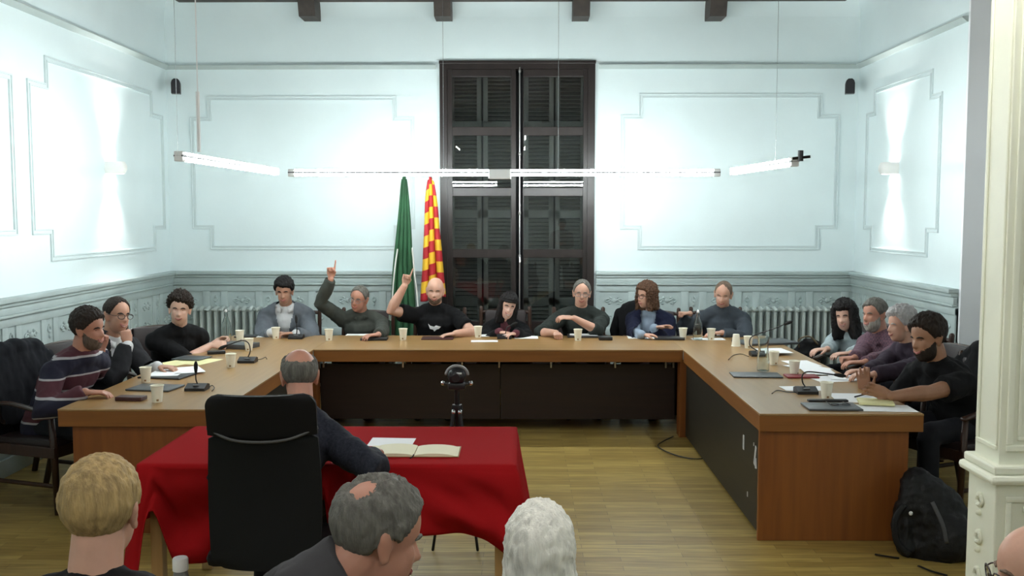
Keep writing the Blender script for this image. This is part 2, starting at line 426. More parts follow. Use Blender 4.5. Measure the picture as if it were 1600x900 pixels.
# ------------------------------------------------------------------ radiators
def radiator(x0, x1, label):
    n = int((x1-x0)/.0745); r = thing('radiator', label, 'radiator', ((x0+x1)/2, YB-.14, 0), group='cast iron radiators on the back wall')
    z0, z1 = .12, at(800, 478, Y=YB-.14).z; first = None
    for i in range(n):
        x = x0+(i+.5)*.0745
        if first is None:
            s = MB(); cx = 0
            for yy in (-.055, 0, .055): s.tube([(cx, yy, z0+.03), (cx, yy, z1-.03)], (.017, .02), 8, side=(1,0,0))
            s.tube([(cx, -.075, z1-.035), (cx, 0, z1-.02), (cx, .075, z1-.035)], (.02, .022), 8, side=(1,0,0), cap='round'); s.tube([(cx, -.075, z0+.04), (cx, .075, z0+.04)], (.02, .02), 8, side=(1,0,0), cap='round')
            s.tube([(cx-.037, 0, z0+.045), (cx+.037, 0, z0+.045)], .02, 8); s.tube([(cx-.037, 0, z1-.045), (cx+.037, 0, z1-.045)], .018, 8)
            o = first = local_part('section', s, M_rad, r, 'auto')
        else: o = first.copy(); C.objects.link(o); o.parent = r
        o.location = (x-(x0+x1)/2, 0, 0)
    for x in (x0+.04, x1-.04):
        f = MB(); f.box(x-.02-(x0+x1)/2, x+.02-(x0+x1)/2, -.07, .07, 0, z0+.02); local_part('foot', f, M_rad, r)
    v = MB(); xe = x1-(x0+x1)/2
    v.tube([(xe, 0, z0+.045), (xe+.05, 0, z0+.045), (xe+.05, 0, 0)], .012, 8); local_part('pipe', v, M_rad, r, 'auto')
radiator(ux(303), ux(433), 'painted cast iron radiator left of the man in a grey blazer')
radiator(ux(1158), ux(1313), 'painted cast iron radiator in the back right corner')
# ------------------------------------------------------------------ wall loudspeakers
for px, s, lab in ((275, 1, 'small black loudspeaker high in the back left corner'), (1328, -1, 'small black loudspeaker high in the back right corner')):
    p = at(px, 135, Y=9.98); t = thing('loudspeaker', lab, 'speaker', p, s*.25, 'wall loudspeakers')
    b = MB(); pts = [(-.045, -.075), (.045, -.075), (.045, .03), (.036, .058), (.018, .074), (-.018, .074), (-.036, .058), (-.045, .03)]
    b.prism(pts, -.05, .05); local_part('cabinet', b, M_black, t)
    b = MB(); b.prism([(x*.86, z*.86) for x, z in pts], -.058, -.05); local_part('grille', b, mat('speaker_grille', (.03,.03,.035), .8, bump=.6, bscale=300), t)
    b = MB(); b.tube([(0, .05, .02), (0, .12, .03), (0, .222, .04)], .008, 8); b.box(-.02, .02, .205, .222, .01, .07)
    local_part('bracket', b, M_chrome if s < 0 else M_black, t)
# ------------------------------------------------------------------ wall sconces
M_bulb = mat('sconce_bulb', (1,1,1), .5, emit=(1,.98,.95), es=60)
M_plaster = mat('sconce_plaster', (.85,.86,.84), .6)
SCONCE_W = 50
for px, py, X, s, lab in ((172, 262, XL, 1, 'white up-and-down wall light on the left wall'), (1398, 263, XR, -1, 'white up-and-down wall light on the right wall')):
    p = at(px, py, X=X); t = thing('wall_light', lab, 'wall light', p, group='wall sconces')
    b = MB(); n = 14; V = []
    for z, r in ((-.055, .13), (-.02, .15), (.02, .15), (.055, .13)):
        for k in range(n+1):
            a = -PI/2+PI*k/n; V.append((s*math.cos(a)*r, math.sin(a)*r*.75, z))
    for z, r in ((.055, .122), (.02, .142), (-.02, .142), (-.055, .122)):
        for k in range(n+1):
            a = -PI/2+PI*k/n; V.append((s*math.cos(a)*r, math.sin(a)*r*.75, z))
    m = n+1; F = [(i*m+k, i*m+k+1, ((i+1) % 8)*m+k+1, ((i+1) % 8)*m+k) for i in range(8) for k in range(n)]
    b.add(V, F); local_part('shade', b, M_plaster, t, 'auto')
    b = MB(); b.box(-.001 if s > 0 else -.012, .012 if s > 0 else .001, -.05, .05, -.03, .03); local_part('wall_plate', b, M_plaster, t)
    b = MB(); b.tube([(s*.06, -.045, 0), (s*.06, .045, 0)], .012, 10, cap='round'); local_part('bulb', b, M_bulb, t, True)
    for d in (1, -1):
        L = bpy.data.lights.new('sconce_beam', 'SPOT'); L.energy = SCONCE_W; L.spot_size = math.radians(86); L.spot_blend = 1.0; L.shadow_soft_size = .03; L.color = (1,.99,.96)
        o = bpy.data.objects.new('sconce_beam', L); C.objects.link(o); o.parent = t; o.location = (s*.125, 0, d*.05)
        o.rotation_euler = (PI if d > 0 else 0, 0, 0)
        o.rotation_euler.y = 0.0
# ------------------------------------------------------------------ hanging strip lights
LZ = 2.26
M_tube2 = mat('ceiling_tube_light', (1,1,1), .5, emit=(1,.98,.93), es=105)
M_tube3 = mat('upper_tube_light', (1,1,1), .5, emit=(.90,1,1), es=115)
def pendant(name, label, P0, P1, wires, loc, top=True, z=LZ):
    """one straight double-tube fitting from P0 to P1"""
    P0 = Vector((*P0, z)); P1 = Vector((*P1, z)); d = (P1-P0).normalized(); c = (P0+P1)/2; L = (P1-P0).length
    t = thing(name, label, 'light', c, group='hanging strip lights')
    sd = d.cross(Vector((0,0,1)))
    b = MB(); M = Matrix((( d.x, sd.x, 0, c.x), (d.y, sd.y, 0, c.y), (0, 0, 1, c.z), (0,0,0,1)))
    b.bbox(-L/2, L/2, -.03, .03, -.006, .006, .003, M); b.build('spine', mat('fitting_grey', (.10,.10,.11), .5), t)
    for zz, nm in ((-.021, 'lower'), (.018, 'upper')):
        k = MB(); k.tube([P0+d*.06+Vector((0,0,zz)), P1-d*.06+Vector((0,0,zz))], .0115 if zz < 0 else .0095, 10, cap='round'); k.build('tube', M_tube2 if z != LZ else M_tube if zz < 0 else M_tube3, t, smooth=True)
    for q in (P0+d*.03, P1-d*.03):
        k = MB(); k.bbox(-.03, .03, -.028, .028, -.036, .03, .006, Matrix.Translation(q-c) @ Matrix(((d.x, sd.x, 0, c.x), (d.y, sd.y, 0, c.y), (0,0,1,c.z), (0,0,0,1)))); k.build('end_cap', M_white, t)
    for wp in wires:
        q = P0+(P1-P0)*wp
        k = MB(); k.tube([q, (q.x, q.y, ZC-.055)], .0018, 6); k.build('suspension_wire', M_chrome, t)
    return t
pL0 = at(278, 243, z=LZ); pL1 = at(418, 268, z=LZ); pC0 = at(442, 269, z=LZ); pC1 = at(1122, 270, z=LZ); pR0 = at(1150, 269, z=LZ); pR1 = at(1243, 252, z=LZ)
Ym = (pC0.y+pC1.y)/2
xm = at(781, 270, Y=Ym).x
pendant('strip_light', 'hanging fluorescent strip above the left arm of the table', pL0.xy, (pC0.x-.02, Ym-.25), (.0,), None)
pendant('strip_light', 'hanging fluorescent strip left of centre, above the head table', (pC0.x+.03, Ym), (xm-.04, Ym), (.75,), None)
pendant('strip_light', 'hanging fluorescent strip right of centre, above the head table', (xm+.04, Ym), (pC1.x, Ym), (.25,), None)
pendant('strip_light', 'hanging fluorescent strip above the right arm of the table', (pC1.x+.06, Ym-.25), pR1.xy, (.72,), None)
k = MB(); k.bbox(xm-.1, xm+.1, Ym-.04, Ym+.04, LZ-.06, LZ+.03, .01); tag(k.build('light_connector', M_white, org=(xm, Ym, LZ)), 'white box joining the two middle strip lights', 'light connector')
q = Vector((pL0.x, pL0.y, LZ)); wx_ = at(311, 240, z=LZ)
k = MB(); k.tube([(wx_.x, wx_.y, LZ+.01), (wx_.x, wx_.y, LZ+.38)], .012, 8); k.tube([(wx_.x, wx_.y, LZ+.38), (wx_.x, wx_.y, ZC)], .004, 6)
tag(k.build('power_cord', M_white, org=(wx_.x, wx_.y, LZ)), 'white power cord dropping to the left strip light', 'cord')
k = MB(); e = pR1; k.tube([(e.x+.03, e.y-.02, LZ+.0), (e.x+.03, e.y-.02, LZ+.075)], .02, 8); k.tube([(e.x-.02, e.y, LZ+.02), (e.x+.09, e.y-.05, LZ+.03)], .01, 8)
tag(k.build('lamp_clamp', M_blackm, org=(e.x, e.y, LZ)), 'dark clamp at the end of the right strip light', 'clamp')
# two more of the same fittings over the public seats, behind the camera's view; the right row is an unseen addition
PZ2 = 3.3
for x, nm in ((-1.32, 'left'), (.08, 'middle'), (1.6, 'right')):
    for y, nn in ((.2, 'rear'), (3.0, 'front')):
        pendant('strip_light', nn+' fluorescent strip of the '+nm+' row over the public seats', (x, y-.7), (x, y+.7), (.2, .8), None, z=PZ2)
# ------------------------------------------------------------------ column
cx0, cy0 = 1.715, 3.4; cx1, cy1 = 2.45, 3.58; pz = .975
b = MB()
b.box(cx0, cx1, cy0, cy1, pz, ZC)
struct(b.build('trim_12', M_colm))
def panel_frame(b, x0, x1, z0, z1, face, w=.03, d=.012):
    for a0, a1, c0, c1 in ((x0, x1, z0, z0+w), (x0, x1, z1-w, z1), (x0, x0+w, z0+w, z1-w), (x1-w, x1, z0+w, z1-w)):
        if face == 'front': b.bbox(a0, a1, cy0-d, cy0, c0, c1, .004)
        else: b.bbox(cx0-d, cx0, a0, a1, c0, c1, .004)
b = MB(); panel_frame(b, cx0+.02, cx1-.02, pz+.06, ZC-.2, 'front', .025, .01); panel_frame(b, cx0+.06, cx1-.06, pz+.10, ZC-.25, 'front', .015, .008)
panel_frame(b, cy0+.012, cy1-.012, pz+.06, ZC-.2, 'side', .018, .008)
struct(b.build('trim_13', M_colm))
b = MB(); b.bbox(cx0-.015, cx1+.015, cy0-.015, cy1+.015, 0, pz-.05, .006)
b.bbox(cx0-.045, cx1+.045, cy0-.045, cy1+.045, pz-.055, pz-.02, .015); b.bbox(cx0-.03, cx1+.03, cy0-.03, cy1+.03, pz-.02, pz+.012, .008); b.bbox(cx0-.03, cx1+.03, cy0-.03, cy1+.03, 0, .15, .01)
struct(b.build('trim_14', M_colm))
b = MB()
for (a, c, w) in ((cx0+.02, cx1-.02, .02),):
    for a0, a1, c0, c1 in ((a, c, .18, .2), (a, c, pz-.12, pz-.1), (a, a+.02, .2, pz-.12), (c-.02, c, .2, pz-.12)): b.bbox(a0, a1, cy0-.025, cy0-.015, c0, c1, .004)
Mo = Matrix.Translation((cx0+.12, cy0-.018, 0)) @ Matrix.Diagonal((1,-1,1,1))
for z in (.82, .68, .54, .4, .28): ornament(b, Mo @ Matrix.Translation((0, 0, z)), .15, .14, 'wide' if z in (.68, .4) else 'narrow')
Ms = Matrix.Translation((cx0-.017, (cy0+cy1)/2, 0)) @ Matrix(((0,-1,0,0),(1,0,0,0),(0,0,1,0),(0,0,0,1)))
for z in (.82, .68, .54, .4, .28): ornament(b, Ms @ Matrix.Translation((0, 0, z)), .09, .12, 'narrow')
struct(b.build('trim_15', M_colm, smooth='auto'))
# ------------------------------------------------------------------ wood
def wood(name, c1, c2, rough, axis=0, sc=1.0):
    m = mat(name, c1, rough); nt, b = nodes(m); N = nt.nodes.new; L = nt.links.new
    tc = N('ShaderNodeTexCoord'); mp = N('ShaderNodeMapping'); s = [14*sc]*3; s[axis] = .9*sc; mp.inputs['Scale'].default_value = s
    L(tc.outputs['Object'], mp.inputs['Vector'])
    n = N('ShaderNodeTexNoise'); n.inputs['Scale'].default_value = 1.6; n.inputs['Detail'].default_value = 3; n.inputs['Distortion'].default_value = .3
    L(mp.outputs[0], n.inputs['Vector']); r = N('ShaderNodeValToRGB'); e = r.color_ramp.elements
    e[0].color = (*c1, 1); e[1].color = (*c2, 1); e[0].position = .3; e[1].position = .7
    L(n.outputs['Fac'], r.inputs[0]); L(r.outputs[0], b.inputs['Base Color']); return m
TA, TB = (.31,.175,.06), (.36,.21,.078)
M_topx = wood('table_oak_cross', TA, TB, .3, 0); M_topy = wood('table_oak_long', TA, TB, .3, 1)
M_fasx = wood('fascia_wood', (.20,.070,.010), (.26,.095,.015), .5, 0); M_panz = wood('panel_wood', (.19,.055,.009), (.25,.08,.012), .5, 2)
M_fasy = wood('fascia_wood_long', (.20,.070,.010), (.26,.095,.015), .5, 1)
M_pdark = wood('dark_panel_wood', (.016,.007,.0055), (.024,.010,.007), .5, 0)
M_pdarky = wood('dark_panel_wood_long', (.012,.010,.006), (.018,.014,.008), .5, 1)
M_chairw = wood('chair_wood', (.028,.012,.007), (.05,.021,.011), .35, 2)
M_chaird = mat('chair_upholstery', (.016,.008,.008), .5, bump=.1, bscale=60)
M_beech = wood('pale_leg_wood', (.42,.26,.10), (.52,.34,.15), .45, 2)
# ------------------------------------------------------------------ U-shaped table
UXL, UXR, UY1, UYR, UYL, UXO, UXOL, UYB, TZ = -1.746, 1.364, 8.006, 5.413, 5.507, 2.297, -2.703, 8.95, .75
TH = .105
def slab(b, x0, x1, y0, y1): b.bbox(x0, x1, y0, y1, TZ-.012, TZ, .003)
t = thing('conference_table', 'long middle section of the oak U-shaped table, dark panel below', 'table', ((UXL+UXR)/2, UY1+.4, 0), group='sections of the U-shaped table')
b = MB(); slab(b, UXL, UXR, UY1, UYB); b.build('tabletop', M_topx, t)
b = MB(); b.bbox(UXL, UXR, UY1+.004, UY1+.045, TZ-TH, TZ-.012, .003); b.bbox(UXL, UXR, UYB-.04, UYB-.004, TZ-TH, TZ-.012, .003); b.build('apron', M_fasx, t)
for a, c in ((UXL+.0, at(782, 600, Y=8.3).x-.003), (at(782, 600, Y=8.3).x+.003, UXR-.02)):
    b = MB(); b.bbox(a, c, 8.28, 8.30, .10, .585, .003); b.build('modesty_panel', M_pdark, t)
for px in (506, 630, 722, 780, 861, 961, 1040, 1052):
    x = at(px, 567, Y=8.22).x
    b = MB(); b.bbox(x-.008, x+.008, 8.2, 8.22, .59, .648, .002); b.bbox(x-.008, x+.008, 8.2, 8.3, .565, .595, .002); b.build('panel_bracket', M_chrome, t)
# right arm
t = thing('conference_table', 'right arm of the oak U-shaped table, its end panel facing the public', 'table', ((UXR+UXO)/2, 6.9, 0), group='sections of the U-shaped table')
b = MB(); slab(b, UXR, UXO, UYR, UYB); b.build('tabletop', M_topy, t)
b = MB(); b.bbox(UXR, UXO, UYR+.003, UYR+.04, TZ-TH, TZ-.012, .003); b.build('apron', M_fasx, t)
b = MB(); b.bbox(UXR+.003, UXR+.04, UYR+.04, UY1+.0, TZ-TH, TZ-.012, .003); b.bbox(UXO-.04, UXO-.003, UYR+.04, UYB, TZ-TH, TZ-.012, .003); b.build('apron', M_fasy, t)
b = MB(); b.bbox(UXR+.008, UXO-.07, UYR+.03, UYR+.06, 0, TZ-TH, .003); b.build('end_panel', M_panz, t)
b = MB(); b.bbox(UXR+.02, UXR+.04, UYR+.07, UY1-.05, .03, TZ-TH, .003); b.build('modesty_panel', M_pdarky, t)
b = MB(); b.bbox(UXR-.02, UXR+.13, UY1+.02, UY1+.16, 0, TZ-TH, .004); b.build('leg', M_panz, t)
b = MB(); b.bbox(UXO-.15, UXO-.02, UYB-.16, UYB-.02, 0, TZ-TH, .004); b.build('leg', M_panz, t)
M_stick = mat('sticker_white', (.6,.6,.6), .5)
for px, py, w, h, r in ((1162, 691, .03, .09, 0), (1180, 712, .03, .12, .3), (1181, 724, .035, .06, -.2), (1178, 694, .01, .02, 0), (1168, 772, .015, .03, 0)):
    p = at(px, py, X=UXR+.018); b = MB(); b.box(-.002, .001, -w/2, w/2, -h/2, h/2, Matrix.Translation(p) @ Matrix.Rotation(r, 4, 'X')); b.build('sticker', M_stick, t)
# left arm
t = thing('conference_table', 'left arm of the oak U-shaped table, its end panel partly behind the red cloth', 'table', ((UXL+UXOL)/2, 6.9, 0), group='sections of the U-shaped table')
b = MB(); slab(b, UXOL, UXL, UYL, UYB); b.build('tabletop', M_topy, t)
b = MB(); b.bbox(UXOL, UXL, UYL+.003, UYL+.04, TZ-TH, TZ-.012, .003); b.build('apron', M_fasx, t)
b = MB(); b.bbox(UXL-.04, UXL-.003, UYL+.04, UY1, TZ-TH, TZ-.012, .003); b.bbox(UXOL+.003, UXOL+.04, UYL+.04, UYB, TZ-TH, TZ-.012, .003); b.build('apron', M_fasy, t)
b = MB(); b.bbox(UXOL+.07, UXL-.008, UYL+.03, UYL+.06, 0, TZ-TH, .003); b.build('end_panel', M_panz, t)
b = MB(); b.bbox(UXL-.04, UXL-.02, UYL+.07, UY1-.05, .03, TZ-TH, .003); b.build('modesty_panel', M_pdarky, t)
b = MB(); b.bbox(UXL-.13, UXL+.02, UY1+.02, UY1+.16, 0, TZ-TH, .004); b.build('leg', M_panz, t)
b = MB(); b.bbox(UXOL+.02, UXOL+.15, UYB-.16, UYB-.02, 0, TZ-TH, .004); b.build('leg', M_panz, t)
# ------------------------------------------------------------------ wooden armchair (local: faces -Y)
def armchair(label):
    t = thing('armchair', label, 'chair', group='wooden armchairs around the table')
    b = MB(); b.bbox(-.26, .26, -.25, .22, .41, .475, .025); local_part('seat', b, M_chaird, t, 'auto')
    b = MB(); b.bbox(-.27, .27, -.26, -.235, .36, .43, .005); b.bbox(-.27, .27, .21, .235, .36, .43, .005); b.bbox(-.27, -.245, -.24, .22, .36, .43, .005); b.bbox(.245, .27, -.24, .22, .36, .43, .005)
    local_part('seat_frame', b, M_chairw, t)
    b = MB(); Mx = Matrix.Translation((0, .24, .70)) @ Matrix.Rotation(-.13, 4, 'X'); b.bbox(-.205, .205, -.025, .03, -.17, .23, .02, Mx); local_part('backrest', b, M_chaird, t, 'auto')
    b = MB(); b.tube(cr([(-.24, .285, .90), (-.12, .292, .915), (0, .295, .92), (.12, .292, .915), (.24, .285, .90)], 4), (.018, .018), 8); 
    local_part('back_rail', b, M_chairw, t, 'auto')
    for s in (-1, 1):
        b = MB(); b.tube(cr([(s*.25, .34, 0), (s*.25, .24, .38), (s*.25, .235, .5), (s*.245, .275, .8), (s*.245, .29, .945)], 4), (.02, .022), 8, side=(1,0,0), cap='round'); local_part('leg', b, M_chairw, t, True)
        b = MB(); b.tube([(s*.25, -.25, 0), (s*.25, -.24, .4), (s*.255, -.23, .62)], [(.016, .018), (.022, .024), (.018, .02)], 8, side=(1,0,0)); local_part('leg', b, M_chairw, t, True)
        b = MB(); b.tube(cr([(s*.25, .26, .67), (s*.265, .1, .69), (s*.27, -.1, .665), (s*.265, -.26, .635)], 5), (.026, .014), 8, side=(1,0,0), cap='round'); local_part('armrest', b, M_chairw, t, True)
        b = MB(); b.tube([(s*.25, -.24, .18), (s*.25, .25, .18)], (.012, .015), 8, side=(1,0,0)); local_part('stretcher', b, M_chairw, t)
    return t
chair0 = armchair('')
chair_used = []
def place_chair(x, y, rz, label):
    """rz: facing angle, 0 = faces the camera side (-Y)"""
    if not chair_used: o = chair0; o.location = (x, y, 0); o.rotation_euler = (0, 0, rz); o['label'] = label
    else: o = dup(chair0, (x, y, 0), rz, label)
    chair_used.append(o); return o
# ------------------------------------------------------------------ red table
RX0, RY0 = at(219, 723, z=.752).xy; RX1 = at(806, 731, z=.752).x; RY1 = at(600, 667, z=.752).y; RY0 = at(500, 728, z=.752).y
RX0 = at(219, 723, z=.752).x
t = thing('table', 'small table hidden under the red cloth, pale wooden legs showing', 'table', ((RX0+RX1)/2, (RY0+RY1)/2, 0))
b = MB(); b.bbox(RX0+.015, RX1-.015, RY0+.015, RY1-.015, .715, .742, .004); b.build('tabletop', M_beech, t)
b = MB(); b.box(RX0+.08, RX1-.08, RY0+.06, RY0+.08, .62, .715); b.box(RX0+.08, RX1-.08, RY1-.08, RY1-.06, .62, .715); b.build('apron', M_beech, t)
for x in (RX0+.07, RX1-.07):
    for y in (RY0+.06, RY1-.06):
        b = MB(); b.bbox(x-.027, x+.027, y-.03, y+.03, 0, .715, .004); b.build('leg', M_beech, t)
b = MB(); b.box(RX0+.14, RX1-.12, (RY0+RY1)/2+.1, (RY0+RY1)/2+.12, .36, .70); b.build('modesty_panel', M_black, t)
# cloth
def cloth():
    z0 = .752; r = .02; W = RX1-RX0; D = RY1-RY0
    per = []   # (x,y, nx,ny, s)
    n1, n2, nc = 150, 50, 12
    cs = [(RX0+r, RY0+r), (RX1-r, RY0+r), (RX1-r, RY1-r), (RX0+r, RY1-r)]
    def edge(a, c, n, nrm, u0, u1):
        for i in range(n): f = i/n; per.append((a[0]+(c[0]-a[0])*f+nrm[0]*r, a[1]+(c[1]-a[1])*f+nrm[1]*r, nrm[0], nrm[1]))
    def corner(c, a0):
        for i in range(nc): a = a0+PI/2*i/nc; per.append((c[0]+r*math.cos(a), c[1]+r*math.sin(a), math.cos(a), math.sin(a)))
    edge(cs[0], cs[1], n1, (0,-1), 0, 1); corner(cs[1], -PI/2); edge(cs[1], cs[2], n2, (1,0), 0, 1); corner(cs[2], 0)
    edge(cs[2], cs[3], n1, (0,1), 0, 1); corner(cs[3], PI/2); edge(cs[3], cs[0], n2, (-1,0), 0, 1); corner(cs[0], PI)
    n = len(per); NT = 26; V = []; cc = [((RX0) , RY0, .52, .05), (RX1, RY0, .40, .12), (RX1, RY1, .52, .2), (RX0, RY1, .5, .2)]
    for j in range(NT+1):
        tt = j/NT
        for i, (x, y, nx, ny) in enumerate(per):
            L = .31
            if ny < -.5:
                q = (x-RX0)/W; L = .45 - .15*float(sstep(.15, .5, q)) + .02*math.sin(q*9)
                L -= .30*math.exp(-((x-RX0-.075)/.045)**2)
                if -1.33 < x < -.87: L = .15
            if nx > .5: L = .36
            cw = 0
            for (qx, qy, ld, sp) in cc:
                d = math.hypot(x-qx, y-qy); k = math.exp(-(d/sp)**2); L += (ld-L)*k; cw = max(cw, math.exp(-(d/.16)**2))
            z = -L*tt
            f = noise.noise(Vector((x*4.2, y*4.2, 1.7+tt*.8)))*.035 + noise.noise(Vector((x*9, y*9, 5+tt)))*.016
            # swags falling diagonally from the front corners
            dl = x-RX0
            if ny < -.5:
                f += .05*math.sin(6.3*(dl*.9+tt*1.5-.25))*math.exp(-dl*1.1)*min(1, dl*5) + .03*math.sin(6.3*((RX1-x)*1.3+tt*1.4))*math.exp(-(RX1-x)*1.2)
                f += .022*noise.noise(Vector((x*7-tt*3, 2, tt*2.2)))
            o = .004+tt*(.030+f*1.5)+cw*tt*.05
            if ny < -.5: o -= .13*tt**.8*float(sstep(.05, .14, dl))*float(sstep(.65, .3, dl))
            if tt < .04: o *= .5
            V.append((x+nx*o, y+ny*o, z0-.0*tt+z if j else z0))
    # rounded top edge: inner rings
    F = []
    for j in range(NT):
        for i in range(n): k = (i+1) % n; F.append((j*n+i, (j+1)*n+i, (j+1)*n+k, j*n+k))
    cxm, cym = (RX0+RX1)/2, (RY0+RY1)/2; base = len(V)
    for q, s in enumerate((.985, .9, .6, .3)):
        for (x, y, nx, ny) in per:
            if q == 0: V.append((x-nx*.02, y-ny*.02, z0+.004))
            else: V.append((cxm+(x-cxm)*s, cym+(y-cym)*s, z0+.004+.0012*noise.noise(Vector((x*3*s, y*3*s, q)))))
    for i in range(n):
        k = (i+1) % n; F.append((i, k, base+k, base+i))
        for q in range(3): F.append((base+q*n+i, base+q*n+k, base+(q+1)*n+k, base+(q+1)*n+i))
    F.append(tuple(base+3*n+i for i in range(n)))
    b = MB(); b.add(V, F)
    m = mat('red_cloth', (.34,.010,.012), .9, spec=.04, bump=.25, bscale=500)
    o = b.build('tablecloth', m, smooth=True, org=(cxm, cym, z0))
    md = o.modifiers.new('t', 'SOLIDIFY'); md.thickness = .002; md.offset = 1
    return o
tag(cloth(), 'red cloth draped over the small table in front, corners hanging low', 'tablecloth')
# ------------------------------------------------------------------ office chair of the man with his back to us
def office_chair(x, y, rz):
    t = thing('office_chair', 'tall black office chair at the red table, seen from behind', 'chair', (x, y, 0), rz)
    # faces +Y locally (away from camera)
    m = mat('mesh_fabric', (.010,.011,.011), .8, spec=.15, bump=.3, bscale=600); ml = mat('headrest_fabric', (.006,.006,.0065), .7, spec=.2)
    def shell(z0, z1, wf, yf, th, name, mt, n=16):
        V = []; nz = 24
        for side in (0, 1):
            for j in range(nz+1):
                z = z0+(z1-z0)*j/nz; w = wf(j/nz)
                for i in range(n+1):
                    u = -1+2*i/n; V.append((u*w, yf(j/nz, u)-(th*(1-.35*abs(u)**4) if side else 0), z+ .0))
        k = n+1; o = (nz+1)*k; F = []
        for j in range(nz):
            for i in range(n): a = j*k+i; F.append((a, a+1, a+k+1, a+k)); F.append((o+a+1, o+a, o+a+k, o+a+k+1))
        for j in range(nz): F.append((j*k, (j+1)*k, o+(j+1)*k, o+j*k)); F.append(((j+1)*k+n, j*k+n, o+j*k+n, o+(j+1)*k+n))
        for i in range(n): F.append((i+1, i, o+i, o+i+1)); F.append((nz*k+i, nz*k+i+1, o+nz*k+i+1, o+nz*k+i))
        b = MB(); b.add(V, F); return local_part(name, b, mt, t, 'auto')
    hw = .222
    def rounded(v, r0, r1, base):
        e = 0
        if v < r0: e = (1-math.sqrt(max(0, 1-(1-v/r0)**2)))
        if v > 1-r1: e = max(e, (1-math.sqrt(max(0, 1-((v-1+r1)/r1)**2))))
        return base-.05*e
    shell(.44, 1.0, lambda v: rounded(v, .1, .0001, hw-.004+.012*math.sin(v*PI)), lambda v, u: -.27+.035*u*u+.02*math.sin(v*PI), .028, 'backrest', m)
    shell(.985, 1.165, lambda v: rounded(v, .0001, .3, hw-.002), lambda v, u: -.275+.04*u*u-.045*v, .035, 'headrest', ml)
    b = MB(); b.tube(cr([(-hw, -.255, 1.02), (-.12, -.305, .985), (0, -.318, .975), (.12, -.305, .985), (hw, -.255, 1.02)], 5), .006, 8); local_part('seam', b, mat('seam_grey', (.06,.06,.06), .5), t, True)
    b = MB(); b.bbox(-.25, .25, -.24, .16, .43, .50, .035); local_part('seat', b, ml, t, 'auto')
    b = MB(); b.tube([(0, 0, .12), (0, 0, .43)], .03, 12); b.tube([(0, -.05, .41), (0, -.2, .42), (0, -.235, .55)], (.04, .012), 8, side=(1,0,0)); local_part('column', b, M_blackm, t, 'auto')
    for s in ():
        b = MB(); b.tube([(s*.22, 0, .44), (s*.29, 0, .46), (s*.29, 0, .62)], .014, 8); b.bbox(s*.29-.035, s*.29+.035, -.12, .14, .62, .65, .012); local_part('armrest', b, M_black, t, 'auto')
    for k in range(5):
        a = k*2*PI/5+.3; b = MB(); d = Vector((math.cos(a), math.sin(a), 0))
        b.tube([d*.02+Vector((0,0,.12)), d*.29+Vector((0,0,.075))], [(.03,.02), (.018,.014)], 8); local_part('base_arm', b, M_blackm, t, 'auto')
        b = MB(); q = d*.29; b.lathe([(.026,-.012),(.028,0),(.026,.012)], (q.x, q.y, .028), 14, Matrix.Rotation(PI/2, 4, 'X')); local_part('caster', b, M_black, t, 'auto')
    return t
oc = at(420, 650, Y=3.98)
office_chair(oc.x, 4.08, .06)
# ------------------------------------------------------------------ tripod with a round-headed device, behind the red table
tp = at(714, 600, Y=5.45)
t = thing('camera_tripod', 'black camera on a tripod standing inside the table horseshoe', 'camera tripod', (tp.x, 5.45, 0))
zh = at(714, 640, Y=5.45).z; ztop = at(714, 571, Y=5.45).z
for k, a in enumerate((-PI/2-.55, -PI/2+.55, PI/2)):
    d = Vector((math.cos(a), math.sin(a), 0)); b = MB()
    b.tube([d*.03+Vector((0,0,zh)), d*.13+Vector((0,0,zh*.55))], .012, 8); b.tube([d*.125+Vector((0,0,zh*.57)), d*.24+Vector((0,0,.01))], .008, 8, cap='round'); leg = local_part('leg', b, M_blackm, t, 'auto')
    b = MB(); b.ell(d*.034+Vector((0,0,zh-.01)), (.014,.014,.018), nu=8, nv=6); j = local_part('leg_joint', b, M_chrome, t, True)
b = MB(); b.tube([(0,0,zh-.2), (0,0,zh+.12)], .014, 10); b.lathe([(.028,zh-.03),(.034,zh),(.028,zh+.03)], (0,0,0), 14); local_part('centre_column', b, M_blackm, t, 'auto')
b = MB(); zc = zh+.15; b.bbox(-.05, .05, -.04, .04, zc-.03, zc+.01, .01); b.tube([(-.075, 0, zc), (.075, 0, zc)], .012, 8, cap='round'); local_part('pan_head', b, M_black, t, 'auto')
for s in (-1, 1):
    b = MB(); b.ell((s*.08, -.01, zc+.005), (.013,.013,.013), nu=8, nv=6); local_part('knob', b, M_chrome, t, True)
b = MB(); b.bbox(-.045, .045, -.04, .05, zc+.01, zc+.075, .015); b.tube([(0,-.04,zc+.045),(0,-.08,zc+.045)], .024, 14); local_part('camera_body', b, M_black, t, 'auto')
b = MB(); b.bbox(.0, .03, -.046, -.04, zc+.062, zc+.072, .002); local_part('label_plate', b, M_white, t)
b = MB(); R = .062; b.tube([(R*math.cos(a), 0, ztop-R*.9+R*.85*math.sin(a)) for a in [PI*k/16 for k in range(17)]], .009, 8); local_part('handle_ring', b, mat('ring_grey', (.25,.25,.25), .4), t, True)
b = MB(); b.ell((0, 0, ztop-.058), (.056,.05,.05), nu=14, nv=10); local_part('windshield', b, M_black, t, True)
# cable on the floor
b = MB(); b.tube(cr([tuple(at(x, y, z=.012)) for x, y in ((1052, 682), (1035, 690), (1028, 697), (1040, 705), (1062, 713), (1085, 717), (1108, 715), (1125, 708))], 5), .005, 6)
tag(b.build('floor_cable', M_black, smooth=True, org=at(1060, 705, z=0)), 'thin black cable looping on the parquet beside the right table leg', 'cable')
